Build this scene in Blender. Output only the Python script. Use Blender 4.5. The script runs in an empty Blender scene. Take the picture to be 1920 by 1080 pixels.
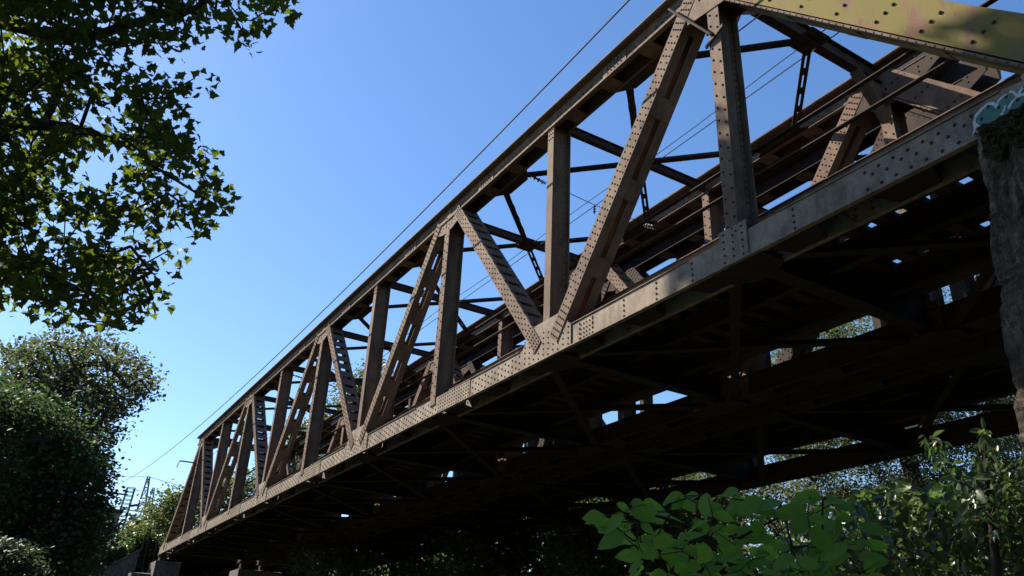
import bpy, math, random
import numpy as np
from mathutils import Vector, Matrix
random.seed(7); RNG = np.random.default_rng(11)
sc = bpy.context.scene
col = sc.collection

# ------------------------------------------------------------------ camera
F, YAW, PIT, ROL = 1508.58, 0.532403, 0.448952, 0.0458579
CX, D, ZB, H = -8.79358, 9.73755, 6.70503, 6.64179
EYE = 1.7
ZC = EYE + ZB                      # underside of the chords above the ground
fw = np.array([-math.cos(YAW)*math.cos(PIT), math.sin(YAW)*math.cos(PIT), math.sin(PIT)])
rt = np.cross(fw, [0, 0, 1]); rt /= np.linalg.norm(rt); up = np.cross(rt, fw)
c_, s_ = math.cos(ROL), math.sin(ROL)
rt, up = c_*rt + s_*up, -s_*rt + c_*up
cam = bpy.data.cameras.new('camera'); camo = bpy.data.objects.new('camera', cam); col.objects.link(camo)
cam.sensor_width = 36; cam.lens = 36*F/1920; cam.clip_start = 0.1; cam.clip_end = 8000
M = Matrix(((rt[0], up[0], -fw[0], 0), (rt[1], up[1], -fw[1], 0), (rt[2], up[2], -fw[2], EYE), (0, 0, 0, 1)))
camo.matrix_world = M
sc.camera = camo

# ------------------------------------------------------------------ world, sun, exposure
SUN = np.array([-0.62, -0.36, 0.70]); SUN /= np.linalg.norm(SUN)
w = bpy.data.worlds.new('World'); sc.world = w; w.use_nodes = True
nt = w.node_tree; nt.nodes.clear()
sky = nt.nodes.new('ShaderNodeTexSky'); sky.sky_type = 'NISHITA'; sky.sun_disc = False
sky.sun_elevation = math.asin(SUN[2]); sky.sun_rotation = math.atan2(SUN[0], SUN[1])
sky.air_density = 1.0; sky.dust_density = 0.25; sky.ozone_density = 1.6; sky.altitude = 100
hsv = nt.nodes.new('ShaderNodeHueSaturation'); hsv.inputs['Saturation'].default_value = 1.2; hsv.inputs['Hue'].default_value = 0.504
bg = nt.nodes.new('ShaderNodeBackground'); bg.inputs['Strength'].default_value = 0.0725
wo = nt.nodes.new('ShaderNodeOutputWorld')
nt.links.new(sky.outputs[0], hsv.inputs['Color']); nt.links.new(hsv.outputs[0], bg.inputs[0]); nt.links.new(bg.outputs[0], wo.inputs[0])
sl = bpy.data.lights.new('sun', 'SUN'); sl.energy = 5.0; sl.angle = math.radians(0.53); sl.color = (1.0, 0.90, 0.76)
so = bpy.data.objects.new('sun', sl); col.objects.link(so)
so.rotation_euler = Vector(SUN).to_track_quat('Z', 'Y').to_euler(); so.location = (0, 0, 60)
sc.view_settings.view_transform = 'Standard'; sc.view_settings.look = 'None'
sc.view_settings.exposure = 1.58; sc.view_settings.gamma = 1.0; sc.view_settings.use_curve_mapping = False
sc.cycles.max_bounces = 6

# ------------------------------------------------------------------ placing helpers
def ray(px, py):
    d = fw + rt*(px-960)/F + up*(540-py)/F
    return d/np.linalg.norm(d)
def at(px, py, dist): return np.array([0, 0, EYE]) + ray(px, py)*dist
def at_x(px, py, X): d = ray(px, py); return np.array([0, 0, EYE]) + d*(X/d[0])
def at_y(px, py, Y): d = ray(px, py); return np.array([0, 0, EYE]) + d*(Y/d[1])
def W(k, y, z): return np.array([CX-6.0*k, D+y, ZC+z])

# ------------------------------------------------------------------ materials
def new_mat(name):
    m = bpy.data.materials.new(name); m.use_nodes = True
    n = m.node_tree.nodes; b = n['Principled BSDF']
    return m, m.node_tree, b
def noise(t, scale, detail=5, rough=0.6, vec=None, stretch=None):
    n = t.nodes.new('ShaderNodeTexNoise'); n.inputs['Scale'].default_value = scale
    n.inputs['Detail'].default_value = detail; n.inputs['Roughness'].default_value = rough
    g = t.nodes.new('ShaderNodeNewGeometry'); mp = t.nodes.new('ShaderNodeMapping')
    t.links.new(g.outputs['Position'], mp.inputs[0]); t.links.new(mp.outputs[0], n.inputs['Vector'])
    if stretch: mp.inputs['Scale'].default_value = stretch
    return n
def ramp(t, src, stops):
    r = t.nodes.new('ShaderNodeValToRGB'); e = r.color_ramp.elements
    e[0].position, e[0].color = stops[0][0], (*stops[0][1], 1)
    e[1].position, e[1].color = stops[-1][0], (*stops[-1][1], 1)
    for p, c in stops[1:-1]:
        x = e.new(p); x.color = (*c, 1)
    t.links.new(src, r.inputs[0]); return r
def mix(t, fac, a, b, mode='MIX'):
    m = t.nodes.new('ShaderNodeMix'); m.data_type = 'RGBA'; m.blend_type = mode
    if isinstance(fac, float): m.inputs[0].default_value = fac
    else: t.links.new(fac, m.inputs[0])
    for v, i in ((a, 6), (b, 7)):
        if isinstance(v, tuple): m.inputs[i].default_value = (*v, 1)
        else: t.links.new(v, m.inputs[i])
    return m.outputs[2]
def bump(t, b, src, strength, dist=0.01):
    n = t.nodes.new('ShaderNodeBump'); n.inputs['Strength'].default_value = strength; n.inputs['Distance'].default_value = dist
    t.links.new(src, n.inputs['Height']); t.links.new(n.outputs[0], b.inputs['Normal'])
def steel(name, base, dark, rust, grime=(0.05, 0.04, 0.035), rustcut=0.55, extra=None, f=.90):
    base, dark, rust, grime = [tuple(x*f for x in c) for c in (base, dark, rust, grime)]
    if extra: extra = (tuple(x*f for x in extra[0]), extra[1], extra[2])
    m, t, b = new_mat(name)
    n1 = noise(t, 2.4, 9, 0.72, stretch=(1, 1, .55)); n2 = noise(t, 9, 7, 0.75, stretch=(1, 1, .13)); n3 = noise(t, 28, 4, 0.7)
    c = ramp(t, n1.outputs[0], [(0.36, dark), (0.60, base)]).outputs[0]
    r = ramp(t, n2.outputs[0], [(rustcut-.06, (0, 0, 0)), (rustcut+.14, (1, 1, 1))]).outputs[0]
    c = mix(t, r, c, rust)
    g = ramp(t, n3.outputs[0], [(0.56, (0, 0, 0)), (0.72, (.7, .7, .7))]).outputs[0]
    c = mix(t, g, c, grime)
    if extra:
        n4 = noise(t, extra[1], 7, 0.68, stretch=(1, 1, .3)); e = ramp(t, n4.outputs[0], [(extra[2], (0, 0, 0)), (extra[2]+.1, (.85, .85, .85))]).outputs[0]
        c = mix(t, e, c, extra[0])
    t.links.new(c, b.inputs['Base Color']); b.inputs['Roughness'].default_value = 0.62; b.inputs['Metallic'].default_value = 0.0
    b.inputs['Specular IOR Level'].default_value = 0.08; b.inputs['Roughness'].default_value = 0.8
    bump(t, b, n3.outputs[0], 0.35, 0.006)
    return m
MS = steel('rusty_brown_steel', (0.180, 0.132, 0.100), (0.088, 0.066, 0.053), (0.145, 0.078, 0.048))
MSG = steel('dusty_grey_brown_steel', (0.265, 0.220, 0.172), (0.13, 0.106, 0.086), (0.16, 0.09, 0.055), rustcut=0.6)
MR = steel('red_rusty_steel', (0.19, 0.125, 0.094), (0.10, 0.068, 0.054), (0.15, 0.085, 0.058))
MD = steel('dark_shade_tinted_steel', (0.055, 0.042, 0.036), (0.033, 0.026, 0.024), (0.055, 0.032, 0.022))  # dark steel; also puts the shade on far trusses and bracing into colour
MU = steel('shade_dark_underside_steel', (0.046, 0.037, 0.033), (0.026, 0.023, 0.023), (0.055, 0.03, 0.02), f=.8)  # darker steel for underside parts, their shade put into the colour
ML = steel('lichen_steel', (0.20, 0.115, 0.078), (0.13, 0.08, 0.06), (0.17, 0.085, 0.055), rustcut=.60, extra=((0.165, 0.145, 0.042), 3.0, 0.40))
MG = steel('blue_grey_painted_steel', (0.19, 0.215, 0.215), (0.11, 0.13, 0.135), (0.15, 0.12, 0.09), rustcut=.6)
MRV = steel('shadow_dark_rivet_steel', (0.07, 0.05, 0.04), (0.045, 0.034, 0.028), (0.06, 0.035, 0.025))  # rivet heads darkened in colour in place of their small cast shadows
def plain(name, c, rough=.7, nscale=None, c2=None, bmp=0, stretch=None):
    c = tuple(x*.7 for x in c); c2 = c2 and tuple(x*.7 for x in c2)
    m, t, b = new_mat(name); b.inputs['Roughness'].default_value = rough; b.inputs['Specular IOR Level'].default_value = .12
    if nscale:
        n = noise(t, nscale, 8, .65, stretch=stretch); r = ramp(t, n.outputs[0], [(.35, c), (.65, c2)]); t.links.new(r.outputs[0], b.inputs['Base Color'])
        if bmp: bump(t, b, n.outputs[0], bmp, .05)
    else: b.inputs['Base Color'].default_value = (*c, 1)
    return m
MWOOD = plain('sleeper_timber', (0.06, 0.045, 0.033), .9, 12, (0.10, 0.075, 0.055), .3, (1, .1, 1))
MRAIL = plain('rail_steel', (0.16, 0.09, 0.06), .6, 5, (0.12, 0.07, 0.05))
MWIRE = plain('wire', (0.015, 0.014, 0.014), .8)
MINS = plain('insulator_glaze', (0.06, 0.04, 0.035), .5)
MGALV = plain('galvanised_mast_steel', (0.20, 0.19, 0.19), .6, 3, (0.13, 0.11, 0.105))
MTEAL = plain('teal_spray_paint', (0.05, 0.17, 0.17), .5, 9, (0.11, 0.24, 0.17))
MWHITE = plain('white_spray_paint', (0.55, 0.58, 0.55), .5, 14, (0.68, 0.70, 0.68))
MBARK = plain('bark', (0.05, 0.04, 0.03), .95, 9, (0.10, 0.085, 0.065), .6, (1, 1, .25))
MTWIG = plain('twig_bark', (0.055, 0.038, 0.03), .85)
MGRASS = plain('grass_ground', (0.030, 0.042, 0.024), .95, .8, (0.06, 0.06, 0.042), .5)
MBANK = plain('bank_soil_and_grass', (0.05, 0.085, 0.025), .95, 1.4, (0.11, 0.11, 0.05), .6)
MBAL = plain('ballast', (0.16, 0.14, 0.12), .95, 16, (0.28, 0.25, 0.22), .6)
MRENDER = plain('beige_render', (0.30, 0.26, 0.20), .9, 3, (0.24, 0.20, 0.15))

def concrete(name, c1, c2, moss=True):
    c1 = tuple(x*.75 for x in c1); c2 = tuple(x*.75 for x in c2)
    m, t, b = new_mat(name)
    n1 = noise(t, 3.0, 9, .75, stretch=(1, 1, .28)); n2 = noise(t, 16, 8, .78, stretch=(1, 1, .35)); n3 = noise(t, .9, 6, .7)
    c = ramp(t, n1.outputs[0], [(.38, c1), (.66, c2)]).outputs[0]
    c = mix(t, ramp(t, n2.outputs[0], [(.42, (1, 1, 1)), (.6, (0, 0, 0))]).outputs[0], c, (c1[0]*.3, c1[1]*.3, c1[2]*.3))
    if moss:
        c = mix(t, ramp(t, n3.outputs[0], [(.5, (0, 0, 0)), (.62, (.7, .7, .7))]).outputs[0], c, (0.085, 0.075, 0.045))
    t.links.new(c, b.inputs['Base Color']); b.inputs['Roughness'].default_value = .95
    bump(t, b, n2.outputs[0], 1.0, .09)
    return m
MPIER = concrete('weathered_pier_concrete', (0.095, 0.060, 0.032), (0.38, 0.28, 0.17))
MCON = concrete('pale_concrete', (0.15, 0.145, 0.14), (0.28, 0.27, 0.255), False)
MDCON = concrete('dark_wall_concrete', (0.13, 0.12, 0.115), (0.24, 0.225, 0.21))
MMOSS = plain('dark_moss', (0.025, 0.022, 0.012), 1, 22, (0.075, 0.06, 0.03), .9)

def leafmat(name, c1, c2, trans, tw=0.5, gloss=.45, spec=.1):
    c1 = tuple(x*.78 for x in c1); c2 = tuple(x*.78 for x in c2)
    m = bpy.data.materials.new(name); m.use_nodes = True; t = m.node_tree; n = t.nodes; b = n['Principled BSDF']
    at_ = n.new('ShaderNodeAttribute'); at_.attribute_name = 'tint'
    nz = noise(t, .6, 3, .6)
    a = n.new('ShaderNodeMath'); a.operation = 'ADD'; t.links.new(at_.outputs['Fac'], a.inputs[0]); t.links.new(nz.outputs[0], a.inputs[1])
    oi = n.new('ShaderNodeObjectInfo'); a2 = n.new('ShaderNodeMath'); a2.operation = 'MULTIPLY_ADD'; a2.inputs[1].default_value = .35
    t.links.new(oi.outputs['Random'], a2.inputs[0]); t.links.new(a.outputs[0], a2.inputs[2])
    c = ramp(t, a2.outputs[0], [(.35, c1), (1.0, c2)]).outputs[0]
    t.links.new(c, b.inputs['Base Color']); b.inputs['Roughness'].default_value = gloss; b.inputs['Specular IOR Level'].default_value = spec
    tr = n.new('ShaderNodeBsdfTranslucent'); c3 = mix(t, 1.0, c, trans, 'MULTIPLY'); t.links.new(c3, tr.inputs[0])
    ms = n.new('ShaderNodeMixShader'); ms.inputs[0].default_value = tw
    t.links.new(b.outputs[0], ms.inputs[1]); t.links.new(tr.outputs[0], ms.inputs[2]); t.links.new(ms.outputs[0], n['Material Output'].inputs[0])
    return m
LM = leafmat('maple_leaf', (0.016, 0.030, 0.010), (0.042, 0.062, 0.014), (5.0, 4.6, 1.4), .36, .6)
LO = leafmat('oval_leaf', (0.055, 0.16, 0.03), (0.17, 0.33, 0.07), (1.7, 1.9, .7), .5, .6)
LB = leafmat('shrub_leaf', (0.028, 0.060, 0.028), (0.085, 0.125, 0.052), (1.5, 1.8, .8), .34, .32, .4)
LD = leafmat('dark_tree_leaf', (0.028, 0.056, 0.034), (0.075, 0.115, 0.058), (1.3, 1.5, .8), .32, .65)
LP = leafmat('pale_tree_leaf', (0.05, 0.075, 0.03), (0.11, 0.13, 0.055), (1.4, 1.5, .8), .35)
LW = leafmat('willow_leaf', (0.035, 0.050, 0.028), (0.105, 0.125, 0.07), (1.3, 1.4, .8), .35, .6)
LC = leafmat('dull_shrub_leaf', (0.018, 0.034, 0.022), (0.04, 0.062, 0.036), (1.3, 1.4, .8), .3)
LV = leafmat('ivy_leaf', (0.02, 0.04, 0.012), (0.045, 0.075, 0.02), (1.4, 1.6, .7), .3)

def veins(m, strength=.55):
    t = m.node_tree; b = t.nodes['Principled BSDF']; tc = t.nodes.new('ShaderNodeTexCoord'); sp = t.nodes.new('ShaderNodeSeparateXYZ'); t.links.new(tc.outputs['Object'], sp.inputs[0])
    def mth(op, a, b_=None, c=None):
        n = t.nodes.new('ShaderNodeMath'); n.operation = op
        for i, v in enumerate((a, b_, c)):
            if v is None: continue
            if isinstance(v, (int, float)): n.inputs[i].default_value = v
            else: t.links.new(v, n.inputs[i])
        return n.outputs[0]
    ax = mth('ABSOLUTE', sp.outputs[0]); mid = mth('LESS_THAN', ax, .014)
    ph = mth('SUBTRACT', sp.outputs[1], mth('MULTIPLY', ax, .9)); sv = mth('GREATER_THAN', mth('SINE', mth('MULTIPLY', ph, 48.0)), .90)
    f = mth('MULTIPLY', mth('MAXIMUM', mid, sv), strength)
    for inp in (b.inputs['Base Color'], next(n for n in t.nodes if n.type == 'BSDF_TRANSLUCENT').inputs[0]):
        src = inp.links[0].from_socket; t.links.new(mix(t, f, src, (0.16, 0.26, 0.07)), inp)
veins(LO)

# ------------------------------------------------------------------ mesh builder
class MB:
    def __init__(s): s.v = []; s.f = []; s.n = 0
    def add(s, v, f):
        s.v.extend([tuple(map(float, x)) for x in v]); s.f.extend([tuple(i+s.n for i in q) for q in f]); s.n += len(v)
    def box(s, lo, hi):
        (a, b, c), (d, e, g) = lo, hi
        a, d = min(a, d), max(a, d); b, e = min(b, e), max(b, e); c, g = min(c, g), max(c, g)
        s.add([(a, b, c), (d, b, c), (d, e, c), (a, e, c), (a, b, g), (d, b, g), (d, e, g), (a, e, g)],
              [(0, 3, 2, 1), (4, 5, 6, 7), (0, 1, 5, 4), (1, 2, 6, 5), (2, 3, 7, 6), (3, 0, 4, 7)])
    def beam(s, p, q, a, b, oa=(0, 0), ob=(0, 0)):
        """bar p->q; a,b: full vectors of the section; centred, or given extents in units of a,b"""
        p, q, a, b = map(np.array, (p, q, a, b))
        if oa == (0, 0): oa = (-.5, .5)
        if ob == (0, 0): ob = (-.5, .5)
        vs = []
        for e in (p, q):
            for i, j in ((0, 0), (1, 0), (1, 1), (0, 1)): vs.append(e + a*oa[i] + b*ob[j])
        s.add(vs, [(0, 1, 2, 3), (7, 6, 5, 4), (0, 4, 5, 1), (1, 5, 6, 2), (2, 6, 7, 3), (3, 7, 4, 0)])
    def prism(s, pts, off):
        n = len(pts); pts = [np.array(p) for p in pts]; off = np.array(off)
        s.add(pts + [p+off for p in pts], [tuple(range(n))[::-1], tuple(range(n, 2*n))] + [(i, (i+1) % n, n+(i+1) % n, n+i) for i in range(n)])
    def tube(s, pts, rad, n=6):
        pts = [np.array(p, float) for p in pts]
        if not hasattr(rad, '__len__'): rad = [rad]*len(pts)
        vs = []
        for i, p in enumerate(pts):
            d = pts[min(i+1, len(pts)-1)] - pts[max(i-1, 0)]; d = d/(np.linalg.norm(d)+1e-9)
            h = np.array([0, 0, 1.]) if abs(d[2]) < .9 else np.array([1., 0, 0])
            a = np.cross(d, h); a /= np.linalg.norm(a); b = np.cross(d, a)
            for j in range(n):
                t = 2*math.pi*j/n; vs.append(p + (a*math.cos(t)+b*math.sin(t))*rad[i])
        fs = [(i*n+j, i*n+(j+1) % n, (i+1)*n+(j+1) % n, (i+1)*n+j) for i in range(len(pts)-1) for j in range(n)]
        fs += [tuple(range(n))[::-1], tuple(range((len(pts)-1)*n, len(pts)*n))]
        s.add(vs, fs)
    def rivet(s, p, nrm=(0, -1, 0), r=.028, hgt=.02):
        p = np.array(p); nrm = np.array(nrm, float)
        h = np.array([0, 0, 1.]) if abs(nrm[2]) < .9 else np.array([1., 0, 0])
        a = np.cross(nrm, h); a /= np.linalg.norm(a); b = np.cross(nrm, a)
        vs = []
        for rr, hh in ((r, 0), (r*.78, hgt*.7)):
            for j in range(6):
                t = math.pi*j/3; vs.append(p+(a*math.cos(t)+b*math.sin(t))*rr+nrm*hh)
        vs.append(p+nrm*hgt)
        s.add(vs, [(j, (j+1) % 6, 6+(j+1) % 6, 6+j) for j in range(6)] + [(6+j, 6+(j+1) % 6, 12) for j in range(6)])

WL = {}
def wloc(o):
    return WL.get(o.name, np.zeros(3))
def link(name, me, mat, parent, loc):
    o = bpy.data.objects.new(name, me); col.objects.link(o)
    if mat and not me.materials: me.materials.append(mat)
    WL[o.name] = np.array(loc, float)
    if parent: o.parent = parent; o.location = tuple(np.array(loc)-wloc(parent))
    else: o.location = tuple(loc)
    return o
def build(mb, name, mat, parent=None, loc=None, smooth=False):
    v = np.array(mb.v)
    if loc is None: loc = (v.min(0)+v.max(0))/2
    me = bpy.data.meshes.new(name); me.from_pydata([tuple(x) for x in v-np.array(loc)], [], mb.f); me.update()
    if smooth: me.polygons.foreach_set('use_smooth', [True]*len(me.polygons))
    return link(name, me, mat, parent, loc)
def root(name, loc, label, cat, group=None):
    o = bpy.data.objects.new(name, None); col.objects.link(o); o.location = tuple(loc); o.empty_display_size = .3
    WL[o.name] = np.array(loc, float); tag(o, label, cat, group); return o
def tag(o, label=None, cat=None, group=None, kind=None):
    if label: o['label'] = label
    if cat: o['category'] = cat
    if group: o['group'] = group
    if kind: o['kind'] = kind
    return o
def place(src, loc, parent, name=None, rot=None):
    o = bpy.data.objects.new(name or src.name.split('.')[0], src.data); col.objects.link(o)
    o.parent = parent; o.location = tuple(np.array(loc)-wloc(parent)); WL[o.name] = np.array(loc, float)
    if rot is not None: o.rotation_mode = 'QUATERNION'; o.rotation_quaternion = rot
    return o

# ------------------------------------------------------------------ ground
g = MB(); N = 60
xs = np.sign(np.linspace(-1, 1, N+1))*np.abs(np.linspace(-1, 1, N+1))**2.2*3000
vs = []; 
for yy in xs:
    for xx in xs:
        r = math.hypot(xx, yy); vs.append((xx, yy, .25*math.sin(xx*.06)*math.cos(yy*.05)*min(1, r/20) - .1))
g.add(vs, [(i*(N+1)+j, i*(N+1)+j+1, (i+1)*(N+1)+j+1, (i+1)*(N+1)+j) for i in range(N) for j in range(N)])
tag(build(g, 'ground', MGRASS, loc=(0, 0, 0), smooth=True), kind='structure')

# railway embankments at both ends
YA, YB = 5.60, 7.05
YC = YB + YA + .45
YW = D + YC + .5                    # far side of both bridges
def bank(x0, x1, y0, y1, z1, sl, name):
    b = MB(); n = 16; dx = 1 if x1 > x0 else -1; vs = []; L = abs(x1-x0)
    for i in range(n+1):
        x = x0+(x1-x0)*i/n
        for y, z in ((y0-sl*z1, 0), (y0-sl*z1*.5, z1*.5+.2), (y0, z1), (y1, z1), (y1+sl*z1*.5, z1*.5), (y1+sl*z1, 0)):
            vs.append((x, y+.3*math.sin(i*1.7+z), z-(.15 if 0 < z < z1 else 0)+.15*math.sin(i*2.3+y)))
    b.add(vs, [(i*6+j, i*6+j+1, (i+1)*6+j+1, (i+1)*6+j) for i in range(n) for j in range(5)])
    return tag(build(b, name, MBANK, smooth=True), kind='structure')
bank(-69, -420, D-2.0, YW+2, ZC+.7, 1.5, 'far_embankment')
bank(2.6, 160, D+.6, YW+1, ZC+.7, 1.3, 'near_embankment')

# ------------------------------------------------------------------ bridges
def rect_rivets(R, s0, s1, zs, y, pitch, k_of=None, zig=False):
    """rows of rivets along X between ks s0..s1 on the plane y"""
    n = int(abs(s1-s0)*6/pitch)
    for i in range(n+1):
        k = s0+(s1-s0)*i/max(n, 1)
        for j, z in enumerate(zs):
            kk = k+(pitch/12 if (zig and j % 2) else 0)
            R.rivet(W(kk, y, z))
def quad_plate(mb, pts, y, th):           # pts (k,z)
    mb.prism([W(k, y, z) for k, z in pts], (0, th, 0))

def truss(rt_, yb, side, detail, oh=.16):
    """side: -1 outer face looks at us (near), +1 inner face looks at us. detail 2 full, 1 medium, 0 low"""
    matm = MS if detail == 2 else (MR if yb < 6 else MD)  # second bridge takes the dark steel, its shade put into the colour
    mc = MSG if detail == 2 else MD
    # ---- top chord
    t = MB(); k0, k1 = -.2, 8.2; h = .50
    for y in (yb, yb+.47): t.beam(W(k0, y+.015, H), W(k1, y+.015, H), (0, .03, 0), (0, 0, h), ob=(0, 1))
    t.beam(W(k0, yb+.25, H+h), W(k1, yb+.25, H+h), (0, .5+2*oh+.04, 0), (0, 0, .035), ob=(0, 1))
    for y0, y1 in ((-oh, 0), (.5, .5+oh)): t.beam(W(k0, yb+(y0+y1)/2, H+h-.03), W(k1, yb+(y0+y1)/2, H+h-.03), (0, oh, 0), (0, 0, .03), ob=(0, 1))
    for y0 in (.03, .44): t.beam(W(k0, yb+y0+.015, H), W(k1, yb+y0+.015, H), (0, .03, 0), (0, 0, .02), ob=(0, 1))
    t.beam(W(k0, yb-.03, H+.0), W(k1, yb-.03, H), (0, .06, 0), (0, 0, .02), ob=(0, 1))
    tc = build(t, 'top_chord', MS if side < 0 and yb < 1 or yb < 6 else MD, rt_)  # second bridge chords darkened in colour to stand in for shade
    bt = MB(); bt.box((-.23, -.215, -.012), (.23, .215, .012)); first = None
    for i in range(int(8.2*4)):
        k = .12+i*.25
        if k > 8.1: break
        loc = W(k, yb+.25, H+.04)
        if first is None:
            first = build(bt, 'batten', MS, tc, loc=(0, 0, 0)); first.location = tuple(loc-wloc(tc)); 
        else: place(first, loc, tc, 'batten')
    if detail:
        R = MB(); pit = .19 if detail == 2 else .3
        rect_rivets(R, k0+.03, k1, (H+.09, H+.22), yb, pit, zig=True)
        for kk in (.5, 1.55, 2.45, 3.5, 4.45, 5.5, 6.45, 7.5):
            for i in range(5):
                for z in (H+.06, H+.15, H+.28, H+.36): R.rivet(W(kk+i*.022, yb-.022, z), r=.024)
        for kk in (.5, 1.55, 2.45, 3.5, 4.45, 5.5, 6.45, 7.5): sp = MB(); quad_plate(sp, [(kk-.03, H+.02), (kk+.12, H+.02), (kk+.12, H+.42), (kk-.03, H+.42)], yb-.02, .02); build(sp, 'splice_plate', matm, tc)
        tag(build(R, 'rivets', MRV, tc), kind='stuff')
    # ---- bottom chord
    b = MB(); k0, k1 = -1.35, 9.28; hb = .55
    for y in (yb, yb+.52): b.beam(W(k0, y+.015, 0), W(k1, y+.015, 0), (0, .03, 0), (0, 0, hb), ob=(0, 1))
    for y0 in (-.07, .55): b.beam(W(k0, yb+y0+.035, 0), W(k1, yb+y0+.035, 0), (0, .07, 0), (0, 0, .022), ob=(0, 1))
    for y0 in (.03, .42): b.beam(W(k0, yb+y0+.05, hb-.02), W(k1, yb+y0+.05, hb-.02), (0, .10, 0), (0, 0, .02), ob=(0, 1))
    if detail < 2: b.beam(W(k0, yb+.275, hb+.003), W(k1, yb+.275, hb+.003), (0, .66, 0), (0, 0, .015), ob=(0, 1))
    else:
        for k in range(-1, 9): b.beam(W(k+.2, yb+.275, hb+.003), W(k+.83, yb+.275, hb+.003), (0, .60, 0), (0, 0, .015), ob=(0, 1))
    bc = build(b, 'bottom_chord', mc, rt_)
    if detail:
        bt = MB(); bt.prism([(-.5, -.23, 0), (-.34, .245, 0), (.34, .245, 0), (.5, -.23, 0)][::-1], (0, 0, .02)); first = None
        for i in range(33):
            k = -1.2+i*(1/3.)
            if k > 9.2: break
            loc = W(k, yb+.27, .004)
            if first is None: first = build(bt, 'batten', MU, bc, loc=(0, 0, 0)); first.location = tuple(loc-wloc(bc))
            else: place(first, loc, bc, 'batten')
        R = MB()
        # dense field of rivets beyond the first node, sparse plates on the near panel
        n = int(8.15*6/.17)
        for i in range(n):
            k = 1.06+i*.17/6
            if k > 9.1: break
            for z in ((.10, .27, .44) if i % 2 else (.185, .355)): R.rivet(W(k, yb, z))
        for i in range(23):
            k = -.45-i*.04
            R.rivet(W(k, yb, .43), r=.03); R.rivet(W(k-.02, yb, .30 if i % 2 else .34), r=.03); R.rivet(W(k, yb, .13), r=.03)
        for k in (-.22, .18, .35, .52, .70, .78, .93):
            for z in (.1, .22, .34, .46): R.rivet(W(k, yb, z))
        for i in range(5):
            for z in (.1, .2, .3, .42): R.rivet(W(.70+i*.018, yb, z), r=.022)
        tag(build(R, 'rivets', MRV, bc), kind='stuff')
        if detail == 2:
            R2 = MB()
            for i in range(90):
                k = -1+i*.05
                for z in (.12, .25, .4): R2.rivet(W(k, yb+.52, z))
            tag(build(R2, 'rivets', MRV, bc), kind='stuff')
            for kk in (-.55, -.2, .35, .75):
                ip = MB(); quad_plate(ip, [(kk-.15, .025), (kk+.15, .025), (kk+.08, .5), (kk-.08, .5)], yb+.5, .012)
                build(ip, 'inner_plate', MG, bc)
            for kk in (1.62, 3.62, 5.6, 7.6):
                sp = MB(); quad_plate(sp, [(kk, .02), (kk+.32, .02), (kk+.32, .53), (kk, .53)], yb-.018, .018); build(sp, 'splice_plate', MSG, bc)
                R3 = MB()
                for i in range(14):
                    for z in (.08, .18, .28, .38, .48): R3.rivet(W(kk+.012+i*.023, yb-.018, z), r=.022)
                tag(build(R3, 'rivets', MRV, bc), kind='stuff')
    # ---- posts
    for k in range(0, 9):
        even = k % 2 == 0
        wd = .31 if even else .27
        zt = H+.06 if not even else H+.35
        p = MB(); z0 = .35
        for y in (yb-.03, yb+.50): p.beam(W(k, y+.015, z0), W(k, y+.015, zt), (wd, 0, 0), (0, .025, 0))
        p.beam(W(k, yb+.25, z0), W(k, yb+.25, zt), (.025, 0, 0), (0, .5, 0))
        for y in (yb+.055, yb+.445):                       # angles at the web
            for sx in (-1, 1): p.beam(W(k, y, z0), W(k, y, zt), (.02, 0, 0), (0, .09, 0), oa=(sx*.9-.5, sx*.9+.5))
        po = build(p, 'post', matm, rt_)
        if detail:
            R = MB(); R_r = .026
            n = int((zt-.6)/.30)
            if even or detail == 1:
                for i in range(n*2):
                    z = .62+i*.15
                    if z > zt-.1: break
                    R.rivet(W(k, yb-.03, z)+np.array([(-.09 if i % 2 else .09), 0, 0]), r=R_r)
            else:
                for dx in (-.08, 0, .08):
                    for z in (H-.35, H-.2, H-.08): R.rivet(W(k, yb-.03, z)+np.array([dx, 0, 0]), r=.022)
            for i in range(int((zt-.6)/.16)):
                z = .6+i*.16; R.rivet(W(k, yb+.44, z)+np.array([.034, 0, 0]), (1, 0, 0), r=.02); 
            if R.v: tag(build(R, 'rivets', MRV, po), kind='stuff')
    # ---- diagonals and end posts
    def diag(kt, kb, wd, zt=H+.12, zb=.40, mat=None, style='dense', name='diagonal', ot=.1, ob_=.055, box=False, rivs=True, pane=(0, .0)):
        sg = 1 if kb > kt else -1
        a = W(kt+sg*ot, 0, zt); c = W(kb-sg*ob_, 0, zb); d = (c-a); L = np.linalg.norm(d); d /= L
        n = np.array([-d[2], 0, d[0]]); 
        if n[0] < 0: n = -n                                   # points to +X
        m = MB()
        for y, ys in ((yb-.055, 1), (yb+.53, 0)):
            aa = a.copy(); cc = c.copy(); aa[1] = cc[1] = D+y
            m.beam(aa, cc, n*wd, (0, .025, 0), ob=(0, 1))
            for sgn in (-1, 1):                                # inward flanges of the channel
                off = n*(wd/2-.01)*sgn
                yy = D+(yb-.03 if ys else yb+.43)
                a2 = a+off; c2 = c+off; a2[1] = c2[1] = yy
                fd = {'sparse': .21, 'slots': .19, 'dense': .10}[style]
                if not ys: a2[1] -= fd-.10; c2[1] -= fd-.10
                m.beam(a2, c2, n*.02, (0, fd, 0), ob=(0, 1))
        o = build(m, name, mat or matm, rt_)
        # battens
        if box:
            for sgn in (1,):
                bb = MB(); off = n*(wd/2-.045)*sgn; a2 = a+off; c2 = c+off; a2[1] = c2[1] = D+yb-.03
                bb.beam(a2, c2, n*.02, (0, .56, 0), ob=(0, 1)); build(bb, 'cover_plate', mat or matm, o)
        gap, bl = {'dense': (.55, .36), 'slots': (1.35, .62), 'sparse': (1.9, .48)}[style]
        nb = int((L-.9)/gap); first = None
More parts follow.
